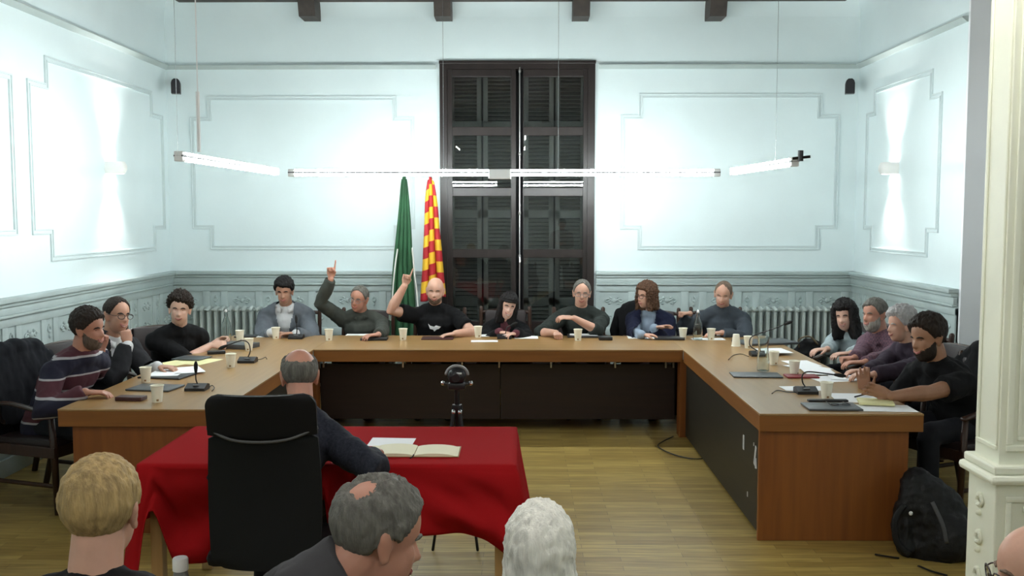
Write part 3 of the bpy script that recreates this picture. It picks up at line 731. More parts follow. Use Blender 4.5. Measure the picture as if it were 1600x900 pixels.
# ------------------------------------------------------------------ flags
def flag(name, label, px, ptop, pbot, Y, wtop, wbot, m, seed, n_f, side=None, group='flags beside the dark window', L0=0, R0=None):
    top = at(px, ptop, Y=Y); zb = at(px, pbot, Y=Y).z; t = thing(name, label, 'flag', (top.x, Y, 0), group=group)
    b = MB(); b.tube([(top.x, Y, .03), (top.x, Y, top.z-.02)], .014, 10); b.build('pole', M_chairw if seed % 2 else M_chrome, t, smooth=True)
    b = MB(); b.lathe([(.11,0),(.11,.015),(.05,.03),(.03,.08),(.02,.1)], (top.x, Y, 0), 20); b.build('base', M_blackm, t, smooth='auto')
    b = MB(); b.lathe([(.012,0),(.02,.01),(.012,.02),(.016,.035),(.004,.06)], (top.x, Y, top.z-.03), 10); b.build('finial', M_chrome, t, smooth=True)
    nu, nv = 72, 60; V = []; uv = []
    for j in range(nv+1):
        v = j/nv
        for i in range(nu+1):
            u = i/nu
            w = wtop+(wbot-wtop)*(v**.75); lo = L0*v
            x = top.x + lo + (u-.5)*w*2
            ph = u*n_f*2*PI+seed
            amp = .012+.045*v
            y = Y-.03 + math.sin(ph)*amp + .012*noise.noise(Vector((u*5, v*4, seed)))
            x += math.cos(ph)*amp*.35 + .012*noise.noise(Vector((u*3, v*3, seed+9)))
            z = top.z + (zb-top.z)*v - .03*math.sin(u*5+seed)*v - (0.10*abs(u-.5)*(1-v))
            V.append((x, y, z)); uv.append((u, v))
    k = nu+1; F = [(j*k+i, j*k+i+1, (j+1)*k+i+1, (j+1)*k+i) for j in range(nv) for i in range(nu)]
    b = MB(); b.add(V, F)
    me = bpy.data.meshes.new('cloth'); me.from_pydata([(x-top.x, y-Y, z) for x, y, z in V], [], F); me.materials.append(m)
    l = me.uv_layers.new(name='UVMap')
    for lp in me.loops: l.data[lp.index].uv = uv[lp.vertex_index]
    shade(me, True); o = link('flag_cloth', me, t, (top.x, Y, 0)); md = o.modifiers.new('s', 'SOLIDIFY'); md.thickness = .003
    return t, top, zb
M_cat = mat('striped_flag', (1,1,1), .7)
nt, bs = nodes(M_cat); N = nt.nodes.new; L = nt.links.new
uvn = N('ShaderNodeUVMap'); sx = N('ShaderNodeSeparateXYZ'); L(uvn.outputs[0], sx.inputs[0])
def mth(op, a, b2=None):
    n = N('ShaderNodeMath'); n.operation = op
    for i, q in enumerate((a, b2)):
        if q is None: continue
        if isinstance(q, (int, float)): n.inputs[i].default_value = q
        else: L(q, n.inputs[i])
    return n.outputs[0]
s1 = mth('MULTIPLY', sx.outputs[1], 10.6/2); st_ = mth('MULTIPLY', mth('GREATER_THAN', sx.outputs[0], .62), .5)
s2 = mth('ADD', mth('ADD', s1, st_), mth('MULTIPLY', sx.outputs[0], .35)); fr = mth('FRACT', s2); gt = mth('GREATER_THAN', fr, .5)
mx = N('ShaderNodeMix'); mx.data_type = 'RGBA'; L(gt, mx.inputs[0]); mx.inputs[6].default_value = (.42,.012,.02,1); mx.inputs[7].default_value = (.75,.44,.02,1); L(mx.outputs[2], bs.inputs['Base Color'])
flag('flag', 'furled red and yellow striped flag at the edge of the dark window', 673, 276, 466, 9.86, .03, .125, M_cat, 1, 3, L0=.01)
M_gr = mat('green_flag', (.020,.085,.035), .8, nscale=3, namt=.5)
t, top, zb = flag('flag', 'furled dark green flag with white cords left of the striped one', 632, 274, 545, 9.86, .02, .15, M_gr, 2, 4, L0=-.03)
b = MB()
for pts in (((621,390),(618,410),(614,450),(611,500)), ((644,388),(648,430),(651,455),(653,482))):
    b.tube(cr([tuple(at(x, y, Y=9.75)) for x, y in pts], 4), .008, 6, cap='round')
b.build('cord', mat('white_cord', (.7,.7,.66), .8), t, smooth=True)
# ------------------------------------------------------------------ things on the tables
M_paper = mat('white_paper', (.88,.89,.9), .7); M_cream = mat('cream_paper', (.80,.76,.55), .7); M_yel = mat('yellow_paper', (.78,.74,.40), .7)
M_cup = mat('paper_cup_white', (.87,.84,.70), .6); M_folder = mat('black_folder', (.02,.02,.022), .4, bump=.1, bscale=200); M_grf = mat('grey_folder', (.07,.075,.08), .45)
M_redb = mat('red_cover', (.25,.02,.03), .5); M_brn = mat('brown_leather', (.06,.018,.018), .4)
M_wood_cup = mat('cup_print', (.35,.22,.10), .6)
def cup_mesh():
    b = MB(); b.lathe([(.024,0),(.0245,.002),(.034,.088),(.0362,.089),(.0362,.092),(.034,.093),(.0325,.09),(.0235,.006),(0.001,.006)], seg=24, cap=True); return b
cup0 = None
def cup(px, py, label, inv=False, group='white paper cups on the table', z=TZ):
    global cup0
    p = at(px, py, z=z)
    if cup0 is None:
        t = cup0 = thing('paper_cup', label, 'cup', p, 0, group); local_part('cup_body', cup_mesh(), M_cup, t, 'auto')
        b = MB(); b.tube([(.0360*math.cos(a), .0360*math.sin(a), .0905) for a in [2*PI*k/24 for k in range(24)]], .0016, 6, closed=True); local_part('rim', b, M_cup, t, True)
        b = MB(); n = 5
        V = [((.0262+.0001*q*12)*math.sin(a), -(.0262+.0001*q*12)*math.cos(a), .008+.011*q) for q in (0, 1) for a in [(-.22+.11*k)+.4 for k in range(n)]]
        b.add(V, [(k, k+1, n+k+1, n+k) for k in range(n-1)]); local_part('printed_mark', b, M_wood_cup, t)
    else: t = dup(cup0, p, random.uniform(-.5, .5), label, group)
    s = 1.12; t.scale = (s, s, s)
    if inv: t.rotation_euler = (PI, 0, 0); t.location.z = z+.0935*s
    return t
for px, py, lab in ((246, 628, 'paper cup nearest the front end of the left table arm'), (228, 597, 'paper cup beside the papers in front of the man in glasses and suit'),
    (361, 574, 'paper cup beside the microphone in the middle of the left arm'), (375, 534, 'rear paper cup of the two beside the glass bottle on the left'), (389, 548, 'front paper cup of the two beside the glass bottle on the left'),
    (431, 529, 'paper cup in front of the man in a grey blazer'), (514, 532, 'paper cup under the long raised arm of the man in glasses'), (630, 531, 'paper cup beside the bald man in a black T-shirt'),
    (747, 527, 'paper cup in front of the dark-haired woman by the window'), (903, 532, 'paper cup in front of the grey-haired man in a green sweater'), (1067, 530, 'paper cup right of the woman in a navy cardigan'),
    (1111, 531, 'paper cup by the hand of the balding man in blue-grey'), (1169, 544, 'upright paper cup right of the upturned one'),
    (1209, 570, 'paper cup just right of the glass carafe'), (1241, 586, 'paper cup beside the red notebook on the right arm'), (1291, 623, 'paper cup nearest the front end of the right table arm')):
    cup(px, py, lab)
cup(1150, 541, 'upturned paper cup near the back right corner of the table', True)
# glass bottles
M_gl = mat('bottle_glass', (.88,.93,.92), 0.02); nt, bs = nodes(M_gl); bs.inputs['Transmission Weight'].default_value = 1; bs.inputs['IOR'].default_value = 1.45
def bottle(px, py, label, H, prof, stopper=True):
    p = at(px, py, z=TZ); t = thing('glass_bottle', label, 'bottle', p, group='glass water bottles')
    b = MB(); ins = [(max(r-.003, .001), z+(.005 if k == 0 else 0)) for k, (r, z) in enumerate(prof)]
    b.lathe([(r, z*H) for r, z in prof] + [(r, z*H) for r, z in reversed(ins)], seg=24, cap=True); local_part('glass', b, M_gl, t, 'auto')
    if stopper:
        b = MB(); b.lathe([(.009,H-.005),(.011,H),(.011,H+.012),(.006,H+.02)], seg=12); local_part('stopper', b, M_white, t, True)
        b = MB(); b.tube([(.013,0,H-.05),(.018,0,H-.01),(0,0,H+.022),(-.018,0,H-.01),(-.013,0,H-.05)], .0015, 6); local_part('wire_clasp', b, M_chrome, t, True)
swing = [(.04,0),(.042,.02),(.042,.5),(.038,.6),(.016,.82),(.013,.86),(.013,.97),(.016,1)]
bottle(354, 532, 'clear swing-top water bottle beside the man in a black shirt on the left', .26, swing)
bottle(1090, 531, 'clear swing-top water bottle in front of the balding man in blue-grey', .25, swing)
bottle(1192, 579, 'open clear glass carafe in the middle of the right table arm', .25, [(.042,0),(.044,.02),(.044,.35),(.037,.55),(.035,.68),(.043,.98),(.044,1)], False)
# sheets, folders, notebooks: placed flat with real thickness; later ones lie on earlier ones
_stack = []
def flat(name, px, py, w, d, rot, m, label, cat, h=.0015, z=None, group=None, on=0):
    z = TZ if z is None else z; z += on+.0004; p = at(px, py, z=z)
    M = Matrix.Translation(p) @ Matrix.Rotation(rot, 4, 'Z'); b = MB()
    if name in ('sheet_of_paper',):
        V = []; n = 8
        for zz in (0, 1):
            for j in range(n+1):
                for i in range(n+1):
                    x = (i/n-.5)*w; y = (j/n-.5)*d; lift = .0025*max(0, noise.noise(Vector((px*.37+x*5, py*.21+y*5, 1)))); V.append(M @ Vector((x, y, lift+zz*.0009)))
        k = n+1; o = k*k; F = []
        for j in range(n):
            for i in range(n): a = j*k+i; F += [(a, a+k, a+k+1, a+1), (o+a, o+a+1, o+a+k+1, o+a+k)]
        for i in range(n): F += [(i, i+1, o+i+1, o+i), (n*k+i+1, n*k+i, o+n*k+i, o+n*k+i+1), ((i+1)*k, i*k, o+i*k, o+(i+1)*k), (i*k+n, (i+1)*k+n, o+(i+1)*k+n, o+i*k+n)]
        b.add(V, F)
    else: b.bbox(-w/2, w/2, -d/2, d/2, 0, h, min(.004, h*.4), M)
    return tag(b.build(name, m, org=p, smooth='auto'), label, cat, group)
PG = 'loose papers on the table'
def sheet(px, py, rot, lab, w=.21, d=.297, on=0, m=None): return flat('sheet_of_paper', px, py, w, d, rot, m or M_paper, lab, 'paper', on=on, group=PG)
def folder(px, py, w, d, rot, lab, m=M_folder, h=.012, nm='folder', cat='folder', on=0): return flat(nm, px, py, w, d, rot, m, lab, cat, h, on=on)
# left arm
folder(205, 625, .17, .08, -.1, 'dark red pencil case at the front of the left arm', M_brn, .025, 'pencil_case', 'pencil case')
folder(243, 607, .30, .22, -.15, 'grey folder beside the two front cups on the left arm', M_grf)
folder(262, 588, .32, .24, -.2, 'black folder under white sheets in front of the man in the suit')
sheet(262, 582, .1, 'left white sheet on the black folder of the man in the suit', on=.0125); sheet(292, 578, .5, 'right white sheet on the black folder of the man in the suit', on=.0125)
sheet(281, 566, -.4, 'yellow sheet left of the dark clipboard before the man in the suit', m=M_yel); sheet(313, 565, -.3, 'yellow sheet right of the dark clipboard, middle of the left arm', m=M_yel)
folder(300, 560, .24, .2, -.2, 'dark clipboard between the yellow sheets on the left arm', M_grf, .008, 'clipboard', 'clipboard', on=.004)
folder(372, 543, .30, .2, -.35, 'dark grey bag lying by the glass bottle on the left', M_grf, .04, 'flat_bag', 'bag')
folder(338, 553, .14, .06, .4, 'black glasses case by the hand of the man in a black shirt', M_black, .025, 'glasses_case', 'case')
# head table
sheet(418, 524, .05, 'white sheet in front of the man in a grey blazer')
folder(385, 526, .2, .15, .1, 'black notebook by the elbow of the man in a grey blazer', M_folder, .012, 'notebook', 'notebook')
sheet(561, 523, .02, 'white sheet in front of the man with a raised arm and glasses', .24, .12)
folder(585, 531, .24, .13, .02, 'black folder at the hand of the man raising his long arm', M_folder, .022)
folder(684, 529, .29, .2, .02, 'dark red leather writing pad in front of the bald man', M_brn, .01, 'writing_pad', 'writing pad')
sheet(757, 533, .02, 'white sheet standing nearest the edge before the dark-haired woman', .24, .12)
sheet(772, 524, .2, 'white sheet under the hand of the dark-haired woman', .26, .16); sheet(800, 523, -.2, 'white sheet behind the centre microphone', .2, .16)
sheet(822, 527, .02, 'white sheet right of the centre microphone', .22, .2)
folder(915, 526, .34, .2, -.03, 'black folder with a sheet on it before the grey-haired man', M_folder, .014); sheet(912, 523, -.08, 'white sheet on the black folder of the grey-haired man', .26, .14, on=.015)
folder(946, 531, .12, .09, .02, 'small black receiver box right of the grey-haired man', M_black, .03, 'receiver_box', 'box')
sheet(1001, 527, -.05, 'white sheet in front of the woman in a navy cardigan', .24, .2)
folder(1046, 530, .26, .16, -.05, 'black laptop sleeve right of the woman in a navy cardigan', M_folder, .02, 'laptop_sleeve', 'case')
sheet(1106, 530, .05, 'white sheet under the bottle of the balding man', .3, .14); sheet(1140, 523, -.2, 'white sheet right of the hand of the balding man', .24, .14)
# right arm
folder(1195, 536, .5, .3, .25, 'dark grey mat lying at the back right table corner', M_grf, .02, 'desk_mat', 'mat')
sheet(1208, 548, .1, 'white sheet beside the rear microphone on the right', .24, .28, on=.0215)
folder(1181, 587, .34, .20, -.06, 'dark grey tablet in front of the glass carafe', M_grf, .01, 'tablet', 'tablet')
for q, (x, y, r) in enumerate(((1252, 568, .1), (1262, 574, .5), (1278, 580, -.1))):
    sheet(x, y, r, ['left white sheet before the woman in pale blue', 'middle white sheet before the woman in pale blue', 'right white sheet near the hands of the grey-bearded man'][q], on=q*.0045)
folder(1252, 589, .22, .13, -.03, 'dark red notebook behind the front microphone on the right', M_redb, .012, 'notebook', 'notebook')
sheet(1300, 592, .2, 'white sheet right of the red notebook', .28, .24); sheet(1325, 590, -.2, 'white sheet by the hand of the white-haired woman', .25, .2, on=.0045)
sheet(1258, 607, .03, 'white sheet under the front microphone on the right', .3, .16)
sheet(1340, 622, -.12, 'white sheet with a pen in front of the bearded man in a black T-shirt', .3, .3)
folder(1299, 637, .31, .2, -.03, 'dark tablet near the front edge of the right arm', M_grf, .012, 'tablet', 'tablet')
sheet(1380, 638, -.05, 'white sheet under the pale yellow notebook', .34, .2); folder(1368, 630, .2, .16, -.25, 'pale yellow notebook at the front right table corner', M_yel, .016, 'notebook', 'notebook', on=.006)
b = MB(); a = at(1336, 620, z=TZ+.012); c = at(1360, 614, z=TZ+.012); b.tube([a, c], .0055, 8, cap='round'); tag(b.build('pen', M_black, smooth=True, org=a), 'black pen on the white sheet of the man in a black T-shirt', 'pen')
b = MB(); p = at(1313, 632, z=TZ+.02)
for s in (-1, 1): b.tube([p+Vector((s*.032+.027*math.cos(k*PI/6), .02*math.sin(k*PI/6), 0)) for k in range(12)], .0025, 6, closed=True)
b.tube([p+Vector((-.006,0,0)), p+Vector((.006,0,0))], .0025, 6)
for s in (-1, 1): b.tube([p+Vector((s*.058,0,0)), p+Vector((s*.05,.11,-.003))], .0022, 6)
tag(b.build('eyeglasses', M_black, smooth=True, org=p), 'black glasses lying on the dark tablet at the front of the right arm', 'glasses')
b = MB(); p = at(1268, 628, z=TZ); b.bbox(p.x-.02, p.x+.22, p.y-.012, p.y+.03, TZ, TZ+.014, .004); tag(b.build('glasses_case', M_black, org=p), 'narrow black case between the front cup and the tablet', 'case')
# ------------------------------------------------------------------ gooseneck microphones
def mic(px, py, path, label, bw=.13, bd=.11, rz=0):
    p = at(px, py, z=TZ); t = thing('microphone', label, 'microphone', p, rz, 'table microphones')
    b = MB(); b.prism([(-bd/2, 0), (bd/2, 0), (bd/2, .03), (bd*.1, .042), (-bd/2, .018)], -bw/2, bw/2, Matrix.Rotation(PI/2, 4, 'Z')); local_part('base', b, M_black, t)
    b = MB(); b.bbox(-.02, .02, -.03, -.01, .03, .036, .002); local_part('button', b, mat('button_grey', (.2,.2,.2), .4), t)
    P = [Vector((0, .01, .036))]+[at(x, y, Y=p.y)-p for x, y in path]
    b = MB(); b.tube(cr([tuple(q) for q in P], 6), .0045, 8); local_part('gooseneck', b, M_black, t, True)
    d = (P[-1]-P[-2]).normalized(); b = MB(); b.tube([P[-1]-d*.012, P[-1]+d*.012, P[-1]+d*.035, P[-1]+d*.05], [.009, .013, .013, .008], 10, cap='round'); local_part('capsule', b, mat('foam_black', (.01,.01,.01), .9, bump=.5, bscale=400), t, True)
    return t
mic(308, 609, ((306, 592), (306, 578)), 'gooseneck microphone nearest the front of the left arm')
mic(387, 566, ((391, 548), (388, 536), (378, 532), (362, 537), (352, 541)), 'gooseneck microphone in the middle of the left arm, neck bent left')
mic(463, 529, ((464, 515), (463, 502)), 'gooseneck microphone right of the man in a grey blazer')
mic(788, 529, ((790, 520), (792, 512), (800, 508)), 'low microphone in the middle of the head table')
mic(1185, 556, ((1172, 540), (1173, 528), (1184, 522), (1208, 514), (1228, 506)), 'gooseneck microphone at the rear of the right arm, neck reaching right')
mic(1259, 614, ((1254, 597), (1254, 586), (1262, 581), (1285, 583), (1308, 586)), 'gooseneck microphone at the front of the right arm, neck bent right')
b = MB()
for pts in (((1150,562),(1140,556),(1136,560),(1137,563)), ((1241,612),(1225,611),(1207,611),(1206,615)), ((1170,557),(1160,555),(1150,562),)):
    pass
for pts, lab in ((((1170,557),(1158,553),(1146,555),(1138,562)), 'thin black cable curling from the rear right microphone'), (((1243,613),(1228,612),(1214,610),(1206,615)), 'thin black cable curling from the front right microphone'), (((325,606),(331,602),(335,606),(331,611)), 'thin black cable curling from the front left microphone'), (((400,562),(408,561),(415,558),(417,561)), 'thin cable curling from the middle left microphone')):
    b = MB(); b.tube(cr([tuple(at(x, y, z=TZ+.004)) for x, y in pts], 5), .0028, 6); tag(b.build('microphone_cable', M_black, smooth=True, org=at(*pts[0], z=TZ)), lab, 'cable')
# on the red table
zr = .757
def rflat(nm, px, py, w, d, rot, m, lab, cat, h=.0015, on=0): return flat(nm, px, py, w, d, rot, m, lab, cat, h, z=zr, on=on)
rflat('sheet_of_paper', 612, 691, .22, .17, -.03, M_paper, 'white sheets sticking out behind the open notebook on the red cloth', 'paper')
t = thing('open_notebook', 'open cream notebook lying on the red cloth', 'notebook', at(650, 706, z=zr+.002))
for s, (x0, x1, y0, y1) in ((0, (-.215, -.002, -.095, .10)), (1, (.002, .20, -.095, .085))):
    b = MB(); n = 14; V = []
    for zz in (0, 1):
        for i in range(n+1):
            x = x0+(x1-x0)*i/n; q = abs(x)/.2; lift = (.011*math.sin(min(1, q*1.1)*PI)**.6*zz if q < .9 else 0)
            for y in (y0, y1): V.append((x, y, .003*zz+.002+lift))
    k = 2; o = (n+1)*2; F = []
    for i in range(n): a = 2*i; F += [(a, a+1, a+3, a+2), (o+a, o+a+2, o+a+3, o+a+1), (a, a+2, o+a+2, o+a), (a+3, a+1, o+a+1, o+a+3)]
    F += [(0, o, o+1, 1), (2*n, 2*n+1, o+2*n+1, o+2*n)]
    b.add(V, F); local_part('page', b, M_cream, t)
b = MB(); b.bbox(-.22, .205, -.1, .105, 0, .002, .0008); local_part('cover', b, mat('kraft_cover', (.35,.24,.1), .7), t)
b = MB(); b.tube(cr([(0, -.1, .012), (-.003, -.112, .006), (-.012, -.125, .002)], 4), .003, 6); local_part('ribbon', b, M_black, t)
t.scale = (1.02, 1.0, 1)
# ------------------------------------------------------------------ people
def sstep(a, b, x):
    t = np.clip((x-a)/(b-a), 0, 1); return t*t*(3-2*t)
def ray_ell(D, c, r):
    """distance along unit directions D (n,3) from the origin to an ellipsoid containing it"""
    c = np.array(c); r = np.array(r); d = D/r; o = -c/r
    A = (d*d).sum(1); B = 2*(d*o).sum(1); Cc = (o*o).sum()-1
    return (-B+np.sqrt(np.maximum(B*B-4*A*Cc, 0)))/(2*A)
def head_R(D, o={}):
    jw = o.get('jaw', 1.0)
    a = ray_ell(D, (0, .012, .030), (.0745, .094, .089)); b = ray_ell(D, (0, -.024, -.040), (.058*jw, .064, .078))
    k = .012; h = np.maximum(k-np.abs(a-b), 0)/k; R = np.maximum(a, b)+h*h*k*.25
    u = np.arctan2(D[:, 0], -D[:, 1]); v = np.arcsin(np.clip(D[:, 2], -1, 1)); fr = (np.cos(u) > .1)
    g = lambda u0, v0, su, sv: np.exp(-((u-u0)/su)**2-((v-v0)/sv)**2)
    n = o.get('nose', 1.0)
    R = R + fr*(n*.021*g(0, -.24, .11, .13) + n*.011*g(0, -.06, .085, .17) + .007*(g(.13, -.29, .07, .07)+g(-.13, -.29, .07, .07))
        - .0095*(g(.37, .07, .17, .10)+g(-.37, .07, .17, .10)) + .0045*(g(.34, .23, .24, .07)+g(-.34, .23, .24, .07))
        + .006*(g(.55, -.18, .2, .16)+g(-.55, -.18, .2, .16)) + .007*g(0, -.60, .26, .09) - .006*g(0, -.615, .30, .022) + .007*g(0, -.98, .3, .13) - .004*g(0, -.76, .25, .06))
    return R
def dirs(nu, nv):
    D = []
    for j in range(nv+1):
        a = PI*j/nv
        for i in range(nu):
            q = 2*PI*i/nu; D.append((math.sin(a)*math.sin(q), -math.sin(a)*math.cos(q), math.cos(a)))
    F = [(j*nu+i, (j+1)*nu+i, (j+1)*nu+(i+1) % nu, j*nu+(i+1) % nu) for j in range(nv) for i in range(nu)]
    return np.array(D), F
SKIN = {}
def skin(name, col):
    if name in SKIN: return SKIN[name]
    m = mat('skin_'+name, col, .5, nscale=14, namt=.07, bump=.05, bscale=120); nt, b = nodes(m)
    b.inputs['Subsurface Weight'].default_value = .12; b.inputs['Subsurface Radius'].default_value = (.02,.008,.004); b.inputs['Subsurface Scale'].default_value = .5
    SKIN[name] = m; return m
def hairm(name, col, amt=.35, st=(1,1,.18)):
    return mat('hair_'+name, col, .6, nscale=70, namt=amt, bump=.5, bscale=200, stretch=st, spec=.25)
def clothm(name, col, **k):
    k.setdefault('spec', .12)
    k.setdefault('rough', .85); k.setdefault('bump', .12); k.setdefault('bscale', 250); k.setdefault('nscale', 12); k.setdefault('namt', .12); k.setdefault('sheen', .02)
    return mat('cloth_'+name, col, **k)
M_eye = mat('eye_white', (.75,.72,.70), .25); M_iris = mat('eye_iris', (.03,.018,.012), .2)
M_lip = mat('lips', (.42,.14,.12), .45); M_teeth = mat('teeth', (.8,.77,.72), .35); M_mouthd = mat('mouth_dark', (.12,.02,.02), .6)
M_frame = mat('spectacle_frame', (.03,.02,.02), .3); M_lens = mat('spectacle_lens', (.95,.97,.97), .0)
nt, bs = nodes(M_lens); bs.inputs['Transmission Weight'].default_value = 1; bs.inputs['IOR'].default_value = 1.1
M_sole = mat('shoe_leather', (.02,.016,.014), .4)

def hair_t(style, D, R, seed, o):
    """hair thickness over the skull by direction (negative = under the skin)"""
    u = np.arctan2(D[:, 0], -D[:, 1]); v = np.arcsin(np.clip(D[:, 2], -1, 1)); au = np.abs(u)
    nz = np.array([noise.noise(Vector((d[0]*9, d[1]*9, d[2]*4+seed))) for d in D]); nf = np.array([noise.noise(Vector((a*13*max(.25, math.cos(b)), b*3.5, seed)))+.6*noise.noise(Vector((a*30*max(.25, math.cos(b)), b*6, seed+3))) for a, b in zip(u, v)])
    seamless = np.clip((PI-au)*4, 0, 1); nf = nf*seamless
    nf = nf*o.get('rough', 1.0)
    hl = np.interp(au, [0, .5, .85, 1.1, 1.35, 1.55, 1.75, 2.1, 3.2], [.70, .72, .60, .35, .02, .12, -.05, -.55, -.62]) + o.get('line', 0)*np.clip(1.2-au, 0, 1)
    t = o.get('thick', .014)*(1+.3*nz)+.0028*nf
    top = sstep(.2, .9, v); t = t*(1+o.get('top', .3)*top)*(.5+.5*sstep(-.45, .45, v))
    hl = hl + .06*nz + .05*nf + .08*np.sin(2.0*u+seed)*sstep(1.3, .7, au)
    m = sstep(-.02, .10, v-hl); t = -.012+(t+.012)*m
    if style == 'crown':
        c = np.array(o.get('bdir', (0, .42, .9))); c = c/np.linalg.norm(c); ang = np.arccos(np.clip(D @ c, -1, 1)); vb = o.get('bald', .6)
        k = sstep(vb+.16, vb-.12, ang+.05*nf+.06*nz); t = t*(1-k)-.005*k
    if style == 'horseshoe':
        vb = o.get('bald', .62); f = o.get('front', 1)
        k = sstep(vb-.16, vb+.2, v+.08*nz+.16*nf+ (.55*sstep(1.2, .4, au) if f else 0)); t = t*(1-k)+(-.006)*k
    if style == 'thincrown':
        c = np.exp(-(((D[:, 0]+.14)/.25)**2+((D[:, 1]-.38)/.22)**2)) * (v > .5); t = t-.012*c
    if style == 'shaved': t = np.where(t > 0, .0015, -.01)
    if style in ('bob', 'long', 'shortf'):
        lo = {'bob': -.155, 'long': -.22, 'shortf': -.10}[style]+o.get('len', 0)
        w = o.get('width', .102); op = o.get('open', .78)
        # a hair volume around the head: elliptic cylinder w/ rounded top, reaching down to lo
        rx, ry = w, .118; hz = np.sqrt(np.maximum(1e-9, (D[:, 0]/rx)**2+((D[:, 1])/ry)**2)); Rs = 1/hz
        Rz = np.where(D[:, 2] < -.05, lo/np.minimum(D[:, 2], -.05), 9); Rt = ray_ell(D, (0, .01, .03), (w, .118, .118))
        vol = np.where(D[:, 2] > .1, Rt, np.minimum(np.minimum(Rs, Rz), Rt*1.0+10*(D[:, 2] < .1)))
        wv = sstep(.5, -.15, D[:, 2]); vol = Rt*(1-wv)+np.minimum(Rs*(1+.10*np.clip(-D[:, 2], 0, 1)), Rz)*wv
        vol = np.minimum(vol, np.hypot(w*1.12, abs(lo))*1.05)
        side = sstep(op, op+.22, au+.05*nz+ .25*np.clip(-v-.3, 0, 1)*o.get('curl_in', 0))
        tv = vol-R+.006*nz+.005*nf*1.5
        t = np.where(v < .72, np.where(side > 0, t*(1-side)+tv*side, t), np.maximum(t, tv*1.0))
        fringe = o.get('fringe', 0)
        if fringe: t = np.maximum(t, np.where((au < op+.15) & (v > fringe+.05*nz), .014+.003*nf, -.02))
    return t
def star(D, F, R): return D*R[:, None], F
def ik(S, T, a, b, pole):
    d = T-S; L = min(d.length, (a+b)*.995); L = max(L, abs(a-b)*1.05+.01); d = d.normalized(); T = S+d*L
    c = (a*a+L*L-b*b)/(2*L); h = math.sqrt(max(0, a*a-c*c)); p = pole-d*pole.dot(d)
    if p.length < 1e-4: p = d.orthogonal()
    return S+d*c+p.normalized()*h, T
def hand(mb, w, f, n, right, pose, s=1.0):
    """w wrist, f finger direction, n palm normal, right: +1/-1 side of the thumb"""
    f = f.normalized(); n = (n-f*n.dot(f)).normalized(); sd = f.cross(n)*right   # thumb side
    K = w+f*.088*s
    mb.tube([w-f*.02*s, w+f*.012*s, w+f*.045*s, w+f*.085*s], [(.026*s, .019*s), (.030*s, .017*s), (.041*s, .015*s), (.041*s, .0125*s)], 12, side=sd, cap='round')
    curls = {'rest': (.35,.45,.3), 'flat': (.08,.1,.06), 'fist': (1.35,1.5,1.0), 'point': (1.35,1.5,1.0), 'grip': (.8,.9,.6), 'open': (.12,.15,.1)}[pose]
    for k, (o, L, r) in enumerate(((.031, .072, .0092), (.0105, .080, .0095), (-.0105, .075, .0092), (-.031, .060, .0082))):
        c = curls
        if pose == 'point' and k == 0: c = (.05, .06, .04)
        elif k: c = tuple(q*(1+.07*k) for q in c)
        spread = (.10-.07*k)*(1.6 if pose == 'open' else 1)
        d = (f+sd*spread).normalized(); P = [K+sd*o*s-f*.012*s, K+sd*o*s]; ang = 0; ax_n = n
        for q, (sg, cc) in enumerate(zip((.45, .32, .25), c)):
            ang += cc; dd = d*math.cos(ang)+ax_n*math.sin(ang); P.append(P[-1]+dd*L*sg*s)
        mb.tube(P, [r*s, r*s, r*.95*s, r*.88*s, r*.75*s], 8, side=sd, cap='round')
    tb = w+f*.022*s+sd*.026*s; ta = .75 if pose in ('rest', 'flat', 'open') else .35
    d1 = (f*math.cos(ta)+sd*math.sin(ta)+n*.25).normalized(); d2 = (f*math.cos(ta*.4)+sd*math.sin(ta*.4)+n*(.4 if pose != 'flat' else .1)).normalized()
    if pose in ('fist', 'point'): d2 = (f*.6-sd*.5+n*.6).normalized()
    P = [tb, tb+d1*.038*s, tb+d1*.038*s+d2*.028*s, tb+d1*.038*s+d2*.052*s]
    mb.tube(P, [.0135*s, .0115*s, .0105*s, .008*s], 8, cap='round')

